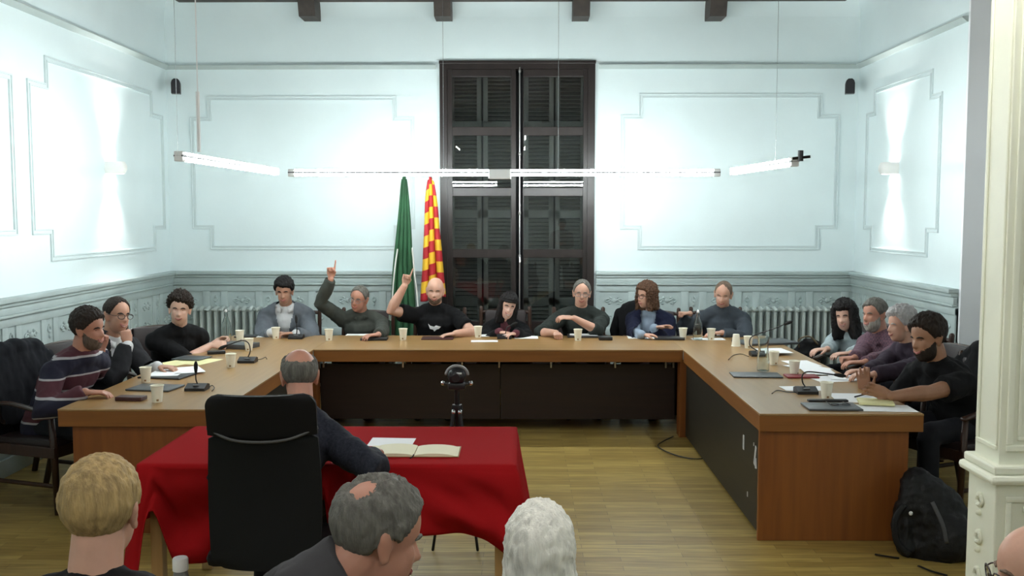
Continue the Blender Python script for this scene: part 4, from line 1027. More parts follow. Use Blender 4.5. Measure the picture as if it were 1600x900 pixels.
def person(spec):
    o = spec; seed = o['seed']; sc = o.get('s', 1.05)
    Hc = o['head'] if isinstance(o['head'], Vector) else at(*o['head'][:2], Y=o['head'][2])
    ty = o.get('turn', 0); hy, hp, hr = o.get('look', (ty, .1, 0))
    RT = Matrix.Rotation(ty, 3, 'Z'); RH = Matrix.Rotation(hy, 3, 'Z') @ Matrix.Rotation(hp, 3, 'X') @ Matrix.Rotation(hr, 3, 'Y')
    side = RT @ Vector((1, 0, 0)); fwd = RT @ Vector((0, -1, 0))
    hs = o.get('hs', 1.0)*sc
    Nb = Hc + RH @ Vector((0, .035, -.10))*hs + Vector((0, 0, -.075*sc)) - fwd*.02*sc + Vector(o.get('neck_off', (0,0,0)))
    lean = o.get('lean', .14); hip_z = o.get('hip_z', .53)
    P = Vector((Nb.x, Nb.y, 0)) - fwd*lean + side*o.get('hip_side', 0); P.z = hip_z
    root = thing('person', o['label'], 'person', (P.x, P.y, 0))
    up = (Nb-P).normalized(); L = (Nb-P).length
    lat = (side-up*side.dot(up)).normalized(); fw = lat.cross(up)*-1
    if fw.dot(fwd) < 0: fw = -fw
    bld = o.get('build', 1.0); fem = o.get('fem', False); shw = (.165 if fem else .185)*sc*o.get('sh', 1)
    sag = fw*-.02
    top_ = o['top']
    def torso(mb, off, z0=0.0, bot=None):
        e = off
        rows = [(0.0, .165, .115), (.12, .155, .115), (.3, .140, .108), (.5, .150, .112), (.7, .165, .118), (.84, .165, .108), (.92, .135, .09), (.985, .08, .07)]
        if fem: rows = [(0.0, .17, .115), (.12, .155, .11), (.3, .128, .098), (.5, .135, .11), (.68, .15, .125), (.84, .145, .098), (.92, .12, .082), (.985, .072, .064)]
        pts = []; rad = []
        for q, a, b in rows:
            pts.append(P+(Nb-P)*q + fw*(-.035*math.sin(q*PI))*o.get('slouch', 1) + fw*(.012 if .55 < q < .8 else 0)); rad.append((a*bld*sc+e, b*bld*sc*(1.12 if o.get('belly') and q < .55 else 1)+e))
        mb.tube(pts, rad, 24, side=lat, cap='round')
        if top_.get('high') and off > 0:
            q1 = Hc+RH @ Vector((0,.035,-.07))*hs; mb.tube([Nb-up*.06, Nb, Nb+(q1-Nb)*top_['high']], [(.12*sc,.105*sc), (.100*sc,.098*sc), (.078*sc,.082*sc)], 16, side=lat)
        for s in (-1, 1):
            S = shoulders[s]; mb.tube([Nb-up*.01*sc, Nb+(S-Nb)*.45+up*.018*sc, S], [.052*sc+e*.8, .052*sc+e*.9, .056*sc+e], 12, cap='round')
    shoulders = {}; arms = {}
    for s in (-1, 1):
        A = o.get('R' if s == -1 else 'L', {})
        lift = A.get('lift', 0)
        S = Nb - up*(.075-lift)*sc + lat*s*(shw-lift*.3) + fw*A.get('fwd', .01)
        shoulders[s] = S; a, b = .285*sc, .255*sc
        T = A.get('to')
        if T is None: T = S + fw*.25*sc - up*.3*sc
        elif not isinstance(T, Vector): T = at(*T[:2], Y=T[2]) if len(T) == 3 else at(T[0], T[1], z=T[3])
        pole = Vector(A.get('pole', tuple(lat*s*.6-up*.8-fw*.4)))
        E, W_ = ik(S, T, a, b, pole); arms[s] = (S, E, W_, A)
    mb = MB(); torso(mb, 0)
    # neck
    nk = [Nb-up*.05*sc, Nb+Vector((0,0,.0)), Nb+(Hc+RH @ Vector((0,.03,-.06))*hs-Nb)*.6, Hc+RH @ Vector((0,.022,-.035))*hs]
    r = .050 if fem else .060
    mb.tube(nk, [(r*1.25*sc, r*1.1*sc), (r*sc, r*sc), (r*.95*hs, r*1.0*hs), (r*.9*hs, r*1.0*hs)], 16, side=side, cap='round')
    D, F = dirs(96, 72); R = head_R(D, o)
    Mh = lambda V: [Hc+RH @ Vector(v)*hs for v in V]
    mb.add(Mh(D*R[:, None]), F)
    for s in (-1, 1):   # ears
        Me = RH @ Matrix.Rotation(s*-.35, 3, 'Z') @ Matrix.Rotation(-.15, 3, 'X')
        for (dx, dy, dz, rx, ry, rz) in ((.0735, .010, -.004, .010, .019, .031), (.0785, .014, .008, .008, .017, .022), (.073, .004, -.03, .008, .012, .014)):
            c = Hc+RH @ Vector((s*dx, dy, dz))*hs; mb.ell(c, (rx*hs, ry*hs, rz*hs), Me, 12, 8)
    for s in (-1, 1):
        S, E, W_, A = arms[s]
        mb.tube([S, S+(E-S)*.3, S+(E-S)*.65, E, E+(W_-E)*.25, E+(W_-E)*.65, W_], [q*sc*o.get('arm', 1) for q in (.056, .051, .044, .040, .043, .034, .0265)], 14, cap='round')
        f = (W_-E).normalized(); d = Vector(A['dir']) if 'dir' in A else f; n = Vector(A.get('palm', (0, 0, -1)))
        n = n-d.normalized()*n.dot(d.normalized())
        if n.length < .1: n = fw
        # thumb side: for a palm-down hand the thumb points to the body's middle
        dn = d.normalized(); th = dn.cross(n.normalized()); want = -lat*s
        rt = 1 if th.dot(want) >= 0 else -1
        if 'thumb' in A: rt = 1 if th.dot(Vector(A['thumb'])) >= 0 else -1
        hand(mb, W_+dn*.012, d, n, rt, A.get('pose', 'rest'), sc*.98)
    vs = o.get('vox', .0055)
    me = voxel(mb, vs, 2, .45)
    sk = skin(*o['skin']); mats = [sk]
    bald = o.get('stubble')
    body = world_mesh('body', me, mats, root)
    # ---------------- face
    if o.get('face', True):
        def surf(u, v, dr=0):
            d = np.array([[math.cos(v)*math.sin(u), -math.cos(v)*math.cos(u), math.sin(v)]]); rr = head_R(d, o)[0]; return d[0]*(rr+dr)
        for s in (-1, 1):
            c = surf(s*.37, .065, -.0085); cl = Vector(c); e = MB(); V = []
            nu, nv = 20, 14; e.ell((0,0,0), (.0125, .0125, .0125*o.get('lid', .72)), None, nu, nv)
            e.V = [tuple(Hc+RH @ (Vector(v)+cl)*hs) for v in e.V]
            g = RH.inverted() @ (Vector(o['gaze']).normalized()) if 'gaze' in o else Vector((0, -1, 0))
            e.M = []
            for f in e.F:
                q = sum((Vector(e.V[i]) for i in f), Vector())/len(f); q = (RH.inverted() @ (q-Hc)/hs-cl)
                e.M.append(1 if (q.x**2+(q.z)**2)**.5 < .0062 and q.y < 0 else 0)
            e.build('eye', [M_eye, M_iris], root, smooth=True)
            b = MB(); b.tube([Hc+RH @ Vector(surf(s*u, v, .0015))*hs for u, v in ((.17, .235), (.33, .275), (.5, .25), (.60, .19))], [.003*hs, .0052*hs, .0045*hs, .002*hs], 6, cap='round')
            b.build('eyebrow', o['hairm'] if o.get('browm') is None else o['browm'], root, smooth=True)
        for s in (-1, 1):
            b = MB(); c = Vector(surf(s*.37, .065, -.0085)); lz = o.get('lid', .72)
            b.tube([Hc+RH @ (c+Vector((.0128*math.cos(a)*1.02, -.0128*abs(math.sin(a))*.75-.002, .0128*math.sin(a)*lz*.85+.0008)))*hs for a in [.12+(PI-.24)*k/8 for k in range(9)]], [.0008*hs]+[.0017*hs]*7+[.0008*hs], 6, cap='round'); b.build('eyelashes', M_iris, root, smooth=True)
        w = o.get('mouth_w', .30); sm = o.get('smile', .06)
        b = MB(); up_ = []; n = 9
        for i in range(n):
            u = -w+2*w*i/(n-1); up_.append((u, -.60+sm*(u/w)**2))
        b.cur = 0
        b.tube([Hc+RH @ Vector(surf(u, v+.03, .0005))*hs for u, v in up_], [.0012*hs]+[.003*hs]*(n-2)+[.0012*hs], 6, cap='round')
        b.tube([Hc+RH @ Vector(surf(u, v-(.035+.03*o.get('grin', 0))*(1-(u/w)**2)-.005, .0005))*hs for u, v in up_], [.0012*hs]+[.0036*hs]*(n-2)+[.0012*hs], 6, cap='round')
        b.build('lips', M_lip, root, smooth=True)
        if o.get('grin', 0):
            b = MB(); V = []
            for u, v in up_[1:-1]:
                k = (1-(u/w)**2)
                for q in (0, 1): V.append(Hc+RH @ Vector(surf(u, v+.02-q*(.03+.04*o['grin'])*k, .0025))*hs)
            m = len(up_)-2; b.add(V, [(2*i, 2*i+1, 2*i+3, 2*i+2) for i in range(m-1)]); b.build('teeth', M_teeth, root, smooth=True)
        if o.get('glasses'):
            gm = o['glasses'] if not isinstance(o['glasses'], bool) else M_frame
            b = MB(); wv = .021
            for s in (-1, 1):
                cpt = Vector((s*.033, -.099, .002)); sz = o.get('lens', (.024, .017))
                b.tube([Hc+RH @ (cpt+Vector((sz[0]*math.cos(a), .006*abs(math.cos(a))*(1 if math.cos(a)*s > 0 else 0), sz[1]*math.sin(a))))*hs for a in [2*PI*k/20 for k in range(20)]], .0023*hs, 6, closed=True)
                b.tube([Hc+RH @ Vector((s*x, y, z))*hs for x, y, z in ((.057, -.093, .006), (.073, -.075, .006), (.079, -.02, .010), (.081, .015, .008))], .0020*hs, 6)
            b.tube([Hc+RH @ Vector(p)*hs for p in ((-.010, -.100, .006), (0, -.104, .009), (.010, -.100, .006))], .0015*hs, 6)
            g = b.build('glasses', gm, root, smooth=True)
            b = MB()
            for s in (-1, 1):
                V = [(s*.033+sz[0]*.95*math.cos(a), -.099+.006*abs(math.cos(a))*(1 if math.cos(a)*s > 0 else 0), .002+sz[1]*.95*math.sin(a)) for a in [2*PI*k/20 for k in range(20)]]
                V += [(x, y+.001, z) for x, y, z in V]; V = [Hc+RH @ Vector(q)*hs for q in V]
                b.add(V, [tuple(range(20)), tuple(reversed(range(20, 40)))]+[(k, (k+1) % 20, 20+(k+1) % 20, 20+k) for k in range(20)])
            b.build('lenses', M_lens, g)
    # ---------------- hair and beard
    if o.get('hair') and o['hair'] != 'none':
        ho = dict(o.get('ho', {})); D2, F2 = dirs(128, 96); R2 = head_R(D2, o); u = np.arctan2(D2[:, 0], -D2[:, 1])
        t = hair_t(o['hair'], D2, R2, seed, ho)
        t = t
        lump = ho.get('lump', 0)
        if lump: t = np.where(t > .004, t+lump*np.array([noise.noise(Vector((d[0]*14, d[1]*14, d[2]*14+seed))) for d in D2]), t)
        b = MB(); b.add(Mh(D2*(R2+t)[:, None]), F2); b.build('hair', o['hairm'], root, smooth=True)
        if ho.get('tail'):   # tied or falling locks
            for pts, rr in ho['tail']:
                b = MB(); b.tube([Hc+RH @ Vector(q[:3])*hs for q in cr(pts, 5)], [rr*hs]*((len(pts)-1)*5)+[rr*.4*hs], 10, cap='round'); b.build('hair_lock', o['hairm'], root, smooth=True)
    if o.get('beard'):
        bt = o['beard']; D2, F2 = dirs(128, 96); R2 = head_R(D2, o); u = np.arctan2(D2[:, 0], -D2[:, 1]); v = np.arcsin(np.clip(D2[:, 2], -1, 1)); au = np.abs(u)
        nz = np.array([noise.noise(Vector((d[0]*30, d[1]*30, d[2]*14+seed))) for d in D2])
        upb = np.interp(au, [0, .25, .5, .8, 1.1, 1.35, 1.5], [-.44, -.46, -.46, -.40, -.32, -.12, 0]); k = sstep(0, .12, upb-v+.09*nz)*sstep(1.62, 1.5, au)*(v > -1.45)
        mouth = np.exp(-(u/.26)**4-((v+.60)/.075)**4)
        t = bt*(1+.3*nz)*(.4+.8*sstep(-.45, -.95, v))*k*(1-mouth)-.006*(1-k)-.006*mouth
        b = MB(); b.add(Mh(D2*(R2+t)[:, None]), F2); b.build('beard', o.get('beardm', o['hairm']), root, smooth=True)
    # ---------------- clothes
    top = o['top']; off = top.get('off', .018)
    def garment(name, off, mats, sleeve, cut=None, amp=.006, vox=.011, seedk=0, hem=None):
        mb = MB(); torso(mb, off)
        if not top.get('nohem'):
            mb.tube([P-up*.04, P+up*.06], [(.17*bld*sc+off, .125*bld*sc+off)]*2, 20, side=lat, cap='round')
        for s in (-1, 1):
            S, E, W_, A = arms[s]
            q = [S, S+(E-S)*.3, S+(E-S)*.65, E, E+(W_-E)*.25, E+(W_-E)*.65, W_]; rr = [.058, .053, .049, .047, .046, .040, .034]
            if sleeve == 'short': q = q[:3]; rr = [.060, .060, .062]
            if sleeve == 'elbow': q = q[:4]+[E+(W_-E)*.12]; rr = [.060, .056, .052, .050, .048]
            if sleeve == 'push': q = q[:5]; rr = rr[:4]+[.048]
            if sleeve == 'long': q[-1] = E+(W_-E)*.97
            mb.tube(q, [x*sc+off*.9 for x in rr], 16, cap=(True if sleeve != 'none' else 'round'))
        m = voxel(mb, vox, 3, .5); fold(m, amp*1.5, 7, seed+seedk, (1, 1, .6)); fold(m, amp*1.0, 15, seed+seedk+2, (1.2, 1.2, .5)); fold(m, amp*.35, 30, seed+seedk+5)
        if cut:
            bm = bmesh.new(); bm.from_mesh(m); kill = []
            for f in bm.faces:
                r_ = f.calc_center_median()-Nb; x = r_.dot(lat); y = r_.dot(fw); z = -r_.dot(up)
                if y > .0 and z > -.1 and z < cut[1] and abs(x) < cut[0]*(1-max(0, z)/cut[1])*sc: kill.append(f)
            bmesh.ops.delete(bm, geom=kill, context='FACES'); bm.to_mesh(m); bm.free()
        return world_mesh(name, m, mats, root)
    if top.get('under'):
        garment('shirt', off*.5, [top['under']], 'none', vox=.012, amp=.003)
        garment(top.get('name', 'jacket'), off+.010, [top['m']], top.get('sleeve', 'long'), cut=top.get('cut', (.075, .33)), amp=top.get('amp', .006), seedk=2)
    else:
        garment(top.get('name', 'shirt'), off, [top['m']], top.get('sleeve', 'long'), amp=top.get('amp', .006), cut=top.get('cut'))
    # collar
    cm = top.get('collar')
    if cm is not None:
        b = MB(); n = 22; V = []; rr = (.070 if not fem else .062)*sc; gap = .38
        for i in range(n+1):
            a = gap+(2*PI-2*gap)*i/n; d = fw*math.cos(a)+lat*math.sin(a); dr = .030*(1-math.cos(a-PI))*.0
            for (ro, zo) in ((rr*.98+.004, .045), (rr*1.28+.006, .005), (rr*1.20, .0), (rr*.93, .035)):
                V.append(Nb+d*ro*(1.05 if math.cos(a) > .6 else 1)+up*(zo*sc-.022*max(0, math.cos(a))))
        F = [(i*4+k, i*4+(k+1) % 4, (i+1)*4+(k+1) % 4, (i+1)*4+k) for i in range(n) for k in range(4)]+[(0,1,2,3), (n*4+3, n*4+2, n*4+1, n*4)]
        b.add(V, F); b.build('collar', cm, root, smooth=True)
    # trousers and shoes
    kz = .50; kd = Matrix.Rotation(o.get('leg_turn', 0), 3, 'Z') @ fwd
    mb = MB(); feet = []
    Hp = Vector((P.x, P.y, hip_z-.01))
    mb.tube([Hp+up*.05, Hp-Vector((0,0,.03))], [(.165*bld*sc, .12*bld*sc), (.17*bld*sc, .125*bld*sc)], 18, side=lat, cap='round')
    sdl = Vector((-kd.y, kd.x, 0))
    if o.get('stand'):
        for s in (-1, 1):
            h = P+side*s*.09*sc; k_ = h+Vector((0,0,-.44)); a_ = k_+Vector((0,0,-.40)); mb.tube([h, k_, a_], [.085, .058, .05], 14, cap='round'); feet.append(a_)
    else:
        for s in (-1, 1):
            h = Hp+side*s*.085*sc; k_ = Vector((h.x, h.y, 0))+kd*.43+side*s*.05; k_.z = hip_z+.0; f_ = k_-kd*o.get('tuck', .02); f_.z = .11
            mb.tube([h, h+(k_-h)*.5, k_, k_+Vector((0,0,-.03)), k_+(f_-k_)*.5, f_], [.088*sc, .078*sc, .066*sc, .064*sc, .058*sc, .052*sc], 14, cap='round'); feet.append(f_)
    m = voxel(mb, .013, 3, .5); fold(m, .005, 8, seed+11); world_mesh('trousers', m, [o.get('pants') or clothm('dark_trousers', (.018,.019,.024))], root)
    for s, f_ in zip((-1, 1), feet):
        b = MB(); c = Vector((f_.x, f_.y, 0)); b.tube([c-kd*.05+Vector((0,0,.045)), c+kd*.03+Vector((0,0,.048)), c+kd*.12+Vector((0,0,.034)), c+kd*.19+Vector((0,0,.026))], [(.036,.04), (.042,.046), (.044,.032), (.034,.022)], 14, side=sdl, cap='round'); b.build('shoe', M_sole, root, smooth=True)
    root['hip'] = 0; del root['hip']
    return dict(root=root, P=P, Nb=Nb, up=up, lat=lat, fw=fw, arms=arms, Hc=Hc, fwd=fwd, side=side, RH=RH, hs=hs)
def seat_at(r, turn, label, back=.02):
    """a wooden armchair under a seated person"""
    f = r['fwd']; P = r['P']; return place_chair(P.x+f.x*(back), P.y+f.y*(back), turn, label)
TAN = ('tan', (.47,.25,.17)); PINK = ('pink', (.58,.33,.24)); PALE = ('pale', (.62,.38,.29)); RED_ = ('ruddy', (.48,.23,.16)); OLIVE = ('olive', (.36,.18,.105))
H_black = hairm('black', (.010,.008,.008)); H_dkb = hairm('dark_brown', (.022,.014,.010)); H_brown = hairm('brown', (.09,.045,.025)); H_grey = hairm('grey', (.17,.155,.14)); H_lgrey = hairm('light_grey', (.33,.31,.28))
H_white = hairm('white', (.80,.79,.72), .16, (1,1,.05)); H_sand = hairm('sandy', (.36,.25,.11)); H_gbeard = hairm('grey_beard', (.20,.17,.14)); H_stub = hairm('stubble', (.16,.11,.08)); H_iron = hairm('iron_grey', (.13,.125,.11))
K_black = clothm('black', (.009,.009,.010)); K_navy = clothm('navy', (.010,.013,.028)); K_char = clothm('charcoal', (.022,.022,.025))
# striped sweater: bands by height
def banded(name, bands, period, cols, warp=.03):
    m = mat(name, cols[0], .9, bump=.2, bscale=300); nt, b = nodes(m); N = nt.nodes.new; L = nt.links.new
    tc = N('ShaderNodeTexCoord'); s = N('ShaderNodeSeparateXYZ'); L(tc.outputs['Object'], s.inputs[0])
    n = N('ShaderNodeTexNoise'); n.inputs['Scale'].default_value = 3; L(tc.outputs['Object'], n.inputs['Vector'])
    a = N('ShaderNodeMath'); a.operation = 'MULTIPLY_ADD'; a.inputs[1].default_value = warp; L(n.outputs['Fac'], a.inputs[0]); sh = N('ShaderNodeMath'); sh.inputs[1].default_value = .075; L(s.outputs[2], sh.inputs[0]); L(sh.outputs[0], a.inputs[2])
    d = N('ShaderNodeMath'); d.operation = 'DIVIDE'; d.inputs[1].default_value = period; L(a.outputs[0], d.inputs[0]); f = N('ShaderNodeMath'); f.operation = 'FRACT'; L(d.outputs[0], f.inputs[0])
    r = N('ShaderNodeValToRGB'); r.color_ramp.interpolation = 'CONSTANT'; e = r.color_ramp.elements
    while len(e) < len(bands): e.new(.5)
    for k, (p, c) in enumerate(zip(bands, cols)): e[k].position = p; e[k].color = (*c, 1)
    L(f.outputs[0], r.inputs[0]); L(r.outputs[0], b.inputs['Base Color']); return m
MAR = (.075,.018,.028); NVY = (.012,.012,.03); GRL = (.42,.40,.42)
K_stripe = banded('striped_knit', [0, .40, .45, .52, .93], .215, [MAR, GRL, NVY, NVY, GRL])
K_check = mat('cloth_check', (.13,.06,.085), .85); nt, bs = nodes(K_check); N = nt.nodes.new; L = nt.links.new
tc = N('ShaderNodeTexCoord'); ck = N('ShaderNodeTexChecker'); ck.inputs['Scale'].default_value = 60; ck.inputs['Color1'].default_value = (.15,.075,.10,1); ck.inputs['Color2'].default_value = (.085,.045,.07,1)
L(tc.outputs['Object'], ck.inputs['Vector']); L(ck.outputs['Color'], bs.inputs['Base Color'])
ZT = .79
PEOPLE = []
def T(px, py, z=ZT): return at(px, py, z=z)
D90 = PI/2
P1 = person(dict(seed=1, label='dark-haired man with grey beard in a maroon and navy striped jumper', head=(139, 514, 6.1), turn=1.25, look=(1.35, .12, -.05), skin=RED_, hair='short', ho=dict(thick=.016, lump=.004), hairm=H_dkb, beard=.006, beardm=hairm('brown_grey_beard', (.13,.095,.075)), smile=.10, grin=.5,
  top=dict(m=K_stripe, name='jumper', sleeve='long'), L=dict(to=at(158, 548, Y=6.4), dir=(.2, .1, 1), palm=(-.3, -1, 0), pose='fist'), R=dict(to=T(133, 613), dir=(1, .25, -.05), pose='rest'), lean=.26, hs=1.03))
P2 = person(dict(seed=2, label='man in glasses and dark suit with a white shirt, hand raised to his chin', head=(183, 493, 6.95), turn=1.2, look=(1.0, .05, .1), skin=TAN, hair='short', ho=dict(thick=.008, line=.28, top=.1), hairm=H_dkb, glasses=True, smile=.10, grin=1, mouth_w=.34,
  top=dict(m=K_char, under=clothm('white_shirt', (.62,.62,.63)), name='jacket', collar=clothm('white_shirt', (.62,.62,.63))), R=dict(to=at(199, 540, Y=6.85), dir=(-.1, 0, 1), palm=(-.6, .6, 0), pose='fist', pole=(.2, -.5, -1)), L=dict(to=T(246, 573), dir=(1, -.2, 0), pose='rest'), lean=.2, hs=1.03))
P3 = person(dict(seed=3, label='curly-haired young man in a black shirt with sleeves pushed up', head=(281, 483, 7.75), turn=.75, look=(.25, .1, .08), skin=PALE, hair='short', ho=dict(thick=.020, lump=.020, top=.4, line=-.02), hairm=H_dkb, smile=.03,
  top=dict(m=K_black, sleeve='elbow'), R=dict(to=T(328, 540), dir=(1, .2, .1), palm=(0, .6, -.6), pose='grip', pole=(-.2, -1, -.6)), L=dict(to=T(342, 532), dir=(.9, -.3, .1), palm=(-.5, -.5, -.4), pose='grip'), lean=.22, hs=1.02))
P4 = person(dict(seed=4, label='young dark-haired man in a grey blazer over a white shirt', head=(444, 455, 9.12), turn=0, look=(.05, .25, 0), skin=TAN, hair='short', ho=dict(thick=.017, top=.5, line=-.02, rough=.4), hairm=H_black, smile=.08, jaw=.92,
  top=dict(m=clothm('grey_blazer', (.13,.145,.165)), under=clothm('white_shirt', (.62,.62,.63)), name='blazer', collar=clothm('white_shirt', (.62,.62,.63)), cut=(.085, .36)), R=dict(to=T(424, 520), dir=(1, -.2, 0), pose='rest'), L=dict(to=T(462, 521), dir=(-1, -.2, 0), pose='rest'), lean=.1, sh=1.02))
P5 = person(dict(seed=5, label='man in glasses and olive-grey shirt with his arm raised high, finger up', head=(561, 467, 9.15), turn=-.05, look=(-.3, .15, .15), skin=RED_, hair='short', ho=dict(thick=.006, line=.35, top=0), hairm=H_iron, glasses=mat('spectacle_silver', (.3,.3,.3), .3, metal=1), smile=.08, neck_off=(.01, 0, 0),
  top=dict(m=clothm('olive_grey', (.055,.060,.052)), sleeve='long', collar=clothm('olive_grey', (.055,.060,.052))), R=dict(to=at(517, 436, Y=9.02), pole=(-1, -.2, -.3), dir=(.05, 0, 1), palm=(0, -1, 0), pose='point', lift=.05), L=dict(to=T(590, 526), dir=(-.7, -.6, 0), pose='rest', pole=(1, .1, -.6)), lean=.02, hip_side=.02))
P6 = person(dict(seed=6, label='bald man in a black T-shirt pointing upward beside the flags', head=(680, 455, 9.15), turn=0, look=(.0, .12, .05), skin=PINK, hair='none', hairm=H_stub, beard=.0012, beardm=H_stub, smile=.10, jaw=1.1, build=1.12, arm=1.15,
  top=dict(m=K_black, name='t_shirt', sleeve='short'), R=dict(to=at(632, 447, Y=9.0), pole=(-1, -.3, -.7), dir=(.25, 0, 1), palm=(.3, -1, 0), pose='point', lift=.02), L=dict(to=T(712, 521), dir=(-.9, -.3, -.1), pose='rest', pole=(1, 0, -.5)), lean=.03, hs=1.02, hip_side=.02))
P7 = person(dict(seed=7, label='smiling woman with dark hair and fringe in black, before the dark window', head=(794, 479, 9.15), turn=.05, look=(.15, .1, .2), skin=PALE, hair='bob', ho=dict(open=.86, fringe=.56, width=.093, thick=.014, len=-.01, rough=.5), hairm=H_black, smile=.14, grin=1.3, mouth_w=.36, fem=True, jaw=.9,
  top=dict(m=K_black, sleeve='long', name='jacket', under=clothm('mauve_top', (.12,.04,.05)), cut=(.05, .2)), R=dict(to=T(780, 519), dir=(.7, -.6, 0), pose='rest'), L=dict(to=T(806, 521), dir=(-.6, -.6, 0), pose='rest'), lean=.16, s=.98, hs=1.04))
P8 = person(dict(seed=8, label='grey-haired man in glasses and a dark green jumper, forearm across his chest', head=(909, 458, 9.12), turn=.0, look=(-.05, .12, .05), skin=PINK, hair='short', ho=dict(thick=.007, line=.30, top=.1), hairm=H_iron, glasses=mat('spectacle_silver', (.3,.3,.3), .3, metal=1), smile=.08,
  top=dict(m=clothm('dark_green', (.030,.036,.033)), sleeve='push', name='jumper'), R=dict(to=T(869, 520, .80), dir=(.15, -1, -.1), pose='fist', pole=(-1, .1, -.4)), L=dict(to=at(897, 497, Y=8.85), dir=(-1, -.15, .1), palm=(0, .3, -1), pose='rest', pole=(1, .2, -.6)), lean=.1, sh=1.05))
P9 = person(dict(seed=9, label='woman with brown bob and glasses in a navy cardigan, turned to her right', head=(1010, 462, 9.12), turn=-.35, look=(-.95, .08, .0), skin=PINK, hair='bob', ho=dict(open=.70, width=.100, thick=.022, len=.02, lump=.012), hairm=H_brown, glasses=True, smile=.02, fem=True,
  top=dict(m=clothm('navy_cardigan', (.010,.012,.030)), under=clothm('pale_blue', (.26,.32,.40)), name='cardigan', cut=(.075, .42)), R=dict(to=T(1003, 523), dir=(1, -.2, 0), pose='rest'), L=dict(to=at(1022, 513, Y=8.85), dir=(1, -.3, .2), palm=(0, -.5, -1), pose='open', pole=(.6, .3, -1)), lean=.1, s=1.0))
P10 = person(dict(seed=10, label='balding man in a blue-grey long-sleeved top looking down to his right', head=(1130, 460, 9.12), turn=-.1, look=(-.35, .3, .1), skin=PINK, hair='short', ho=dict(thick=.004, line=.55, top=-.2), hairm=H_stub, smile=.07,
  top=dict(m=clothm('blue_grey', (.055,.066,.080)), sleeve='long', name='jumper'), R=dict(to=at(1078, 490, Y=9.25), dir=(-1, -.1, .1), palm=(0, 0, -1), pose='fist', pole=(-.6, .5, -.5)), L=dict(to=T(1128, 520), dir=(-1, -.25, 0), pose='rest', pole=(1, .1, -.5)), lean=.1))
P11 = person(dict(seed=11, label='smiling dark-haired woman in a pale blue jumper', head=(1320, 494, 8.1), turn=-.95, look=(-.62, .12, -.12), skin=PALE, hair='bob', ho=dict(open=.66, width=.108, thick=.026, len=-.03, lump=.008), hairm=H_black, smile=.12, grin=.8, fem=True,
  top=dict(m=clothm('pale_blue_knit', (.36,.43,.45)), sleeve='long', name='jumper'), R=dict(to=T(1285, 554), dir=(-.9, -.3, 0), pose='rest'), L=dict(to=T(1298, 566), dir=(-1, -.1, 0), pose='rest'), lean=.18, s=1.02, hs=1.0))
P12 = person(dict(seed=12, label='grey-haired man with a grey beard in a mauve checked shirt', head=(1366, 492, 7.5), turn=-1.25, look=(-1.1, .05, -.05), skin=RED_, hair='short', ho=dict(thick=.010, line=.1), hairm=H_iron, beard=.009, beardm=H_lgrey, smile=.08, grin=.5,
  top=dict(m=K_check, sleeve='long', collar=K_check), L=dict(to=T(1322, 577), dir=(-1, .1, 0), pose='rest', pole=(.3, -1, -.6)), R=dict(to=T(1330, 566), dir=(-1, -.1, 0), pose='fist'), lean=.2))
P13 = person(dict(seed=13, label='white-haired woman in a dark purple top with a black strap', head=(1407, 508, 6.85), turn=-1.3, look=(-1.35, .1, 0), skin=PINK, hair='short', ho=dict(thick=.026, lump=.006, line=.05), hairm=hairm('silver', (.42,.41,.41), .2), smile=.05, fem=True,
  top=dict(m=clothm('dark_purple', (.045,.033,.048)), sleeve='long', name='shirt'), L=dict(to=T(1338, 592), dir=(-1, .2, 0), pose='rest', pole=(.3, -1, -.6)), R=dict(to=T(1345, 584), dir=(-1, 0, 0), pose='rest'), lean=.2, s=1.0))
P14 = person(dict(seed=14, label='dark-haired bearded man in a black T-shirt at the near end of the right arm', head=(1449, 528, 6.05), turn=-1.15, look=(-1.2, .2, -.05), skin=OLIVE, hair='short', ho=dict(thick=.018, line=.04, top=.4), hairm=H_dkb, beard=.007, beardm=H_dkb, smile=.05,
  top=dict(m=K_black, name='t_shirt', sleeve='short'), L=dict(to=T(1378, 622), dir=(-.8, .5, .25), palm=(-.3, -.5, .0), pose='rest', pole=(.5, -1, -.7)), R=dict(to=at(1352, 618, Y=6.2), dir=(-.1, .1, 1), palm=(-.3, -1, 0), pose='flat', pole=(0, .4, -1)), lean=.22, arm=1.1, hs=1.1, s=1.06))
# the clerk at the red table, back to the camera
P15 = person(dict(seed=15, label='balding man in a dark navy shirt seen from behind at the red table', head=(468, 588, 4.32), turn=PI-.1, look=(PI+.3, .25, 0), skin=RED_, hair='crown', ho=dict(thick=.008, bald=.66), hairm=H_iron, face=True, smile=0,
  top=dict(m=clothm('navy_check', (.022,.024,.034), nscale=90, namt=.3), sleeve='long', collar=clothm('navy_check', (.022,.024,.034))), R=dict(to=at(575, 712, z=.80), dir=(.1, 1, 0), pose='rest', pole=(1, -.6, -.4)), L=dict(to=at(430, 700, z=.80), dir=(.3, 1, 0), pose='rest', pole=(-1, -.4, -.5)), lean=.24, hs=.98, s=1.04, hip_z=.55, hip_side=.10, hs_=1))
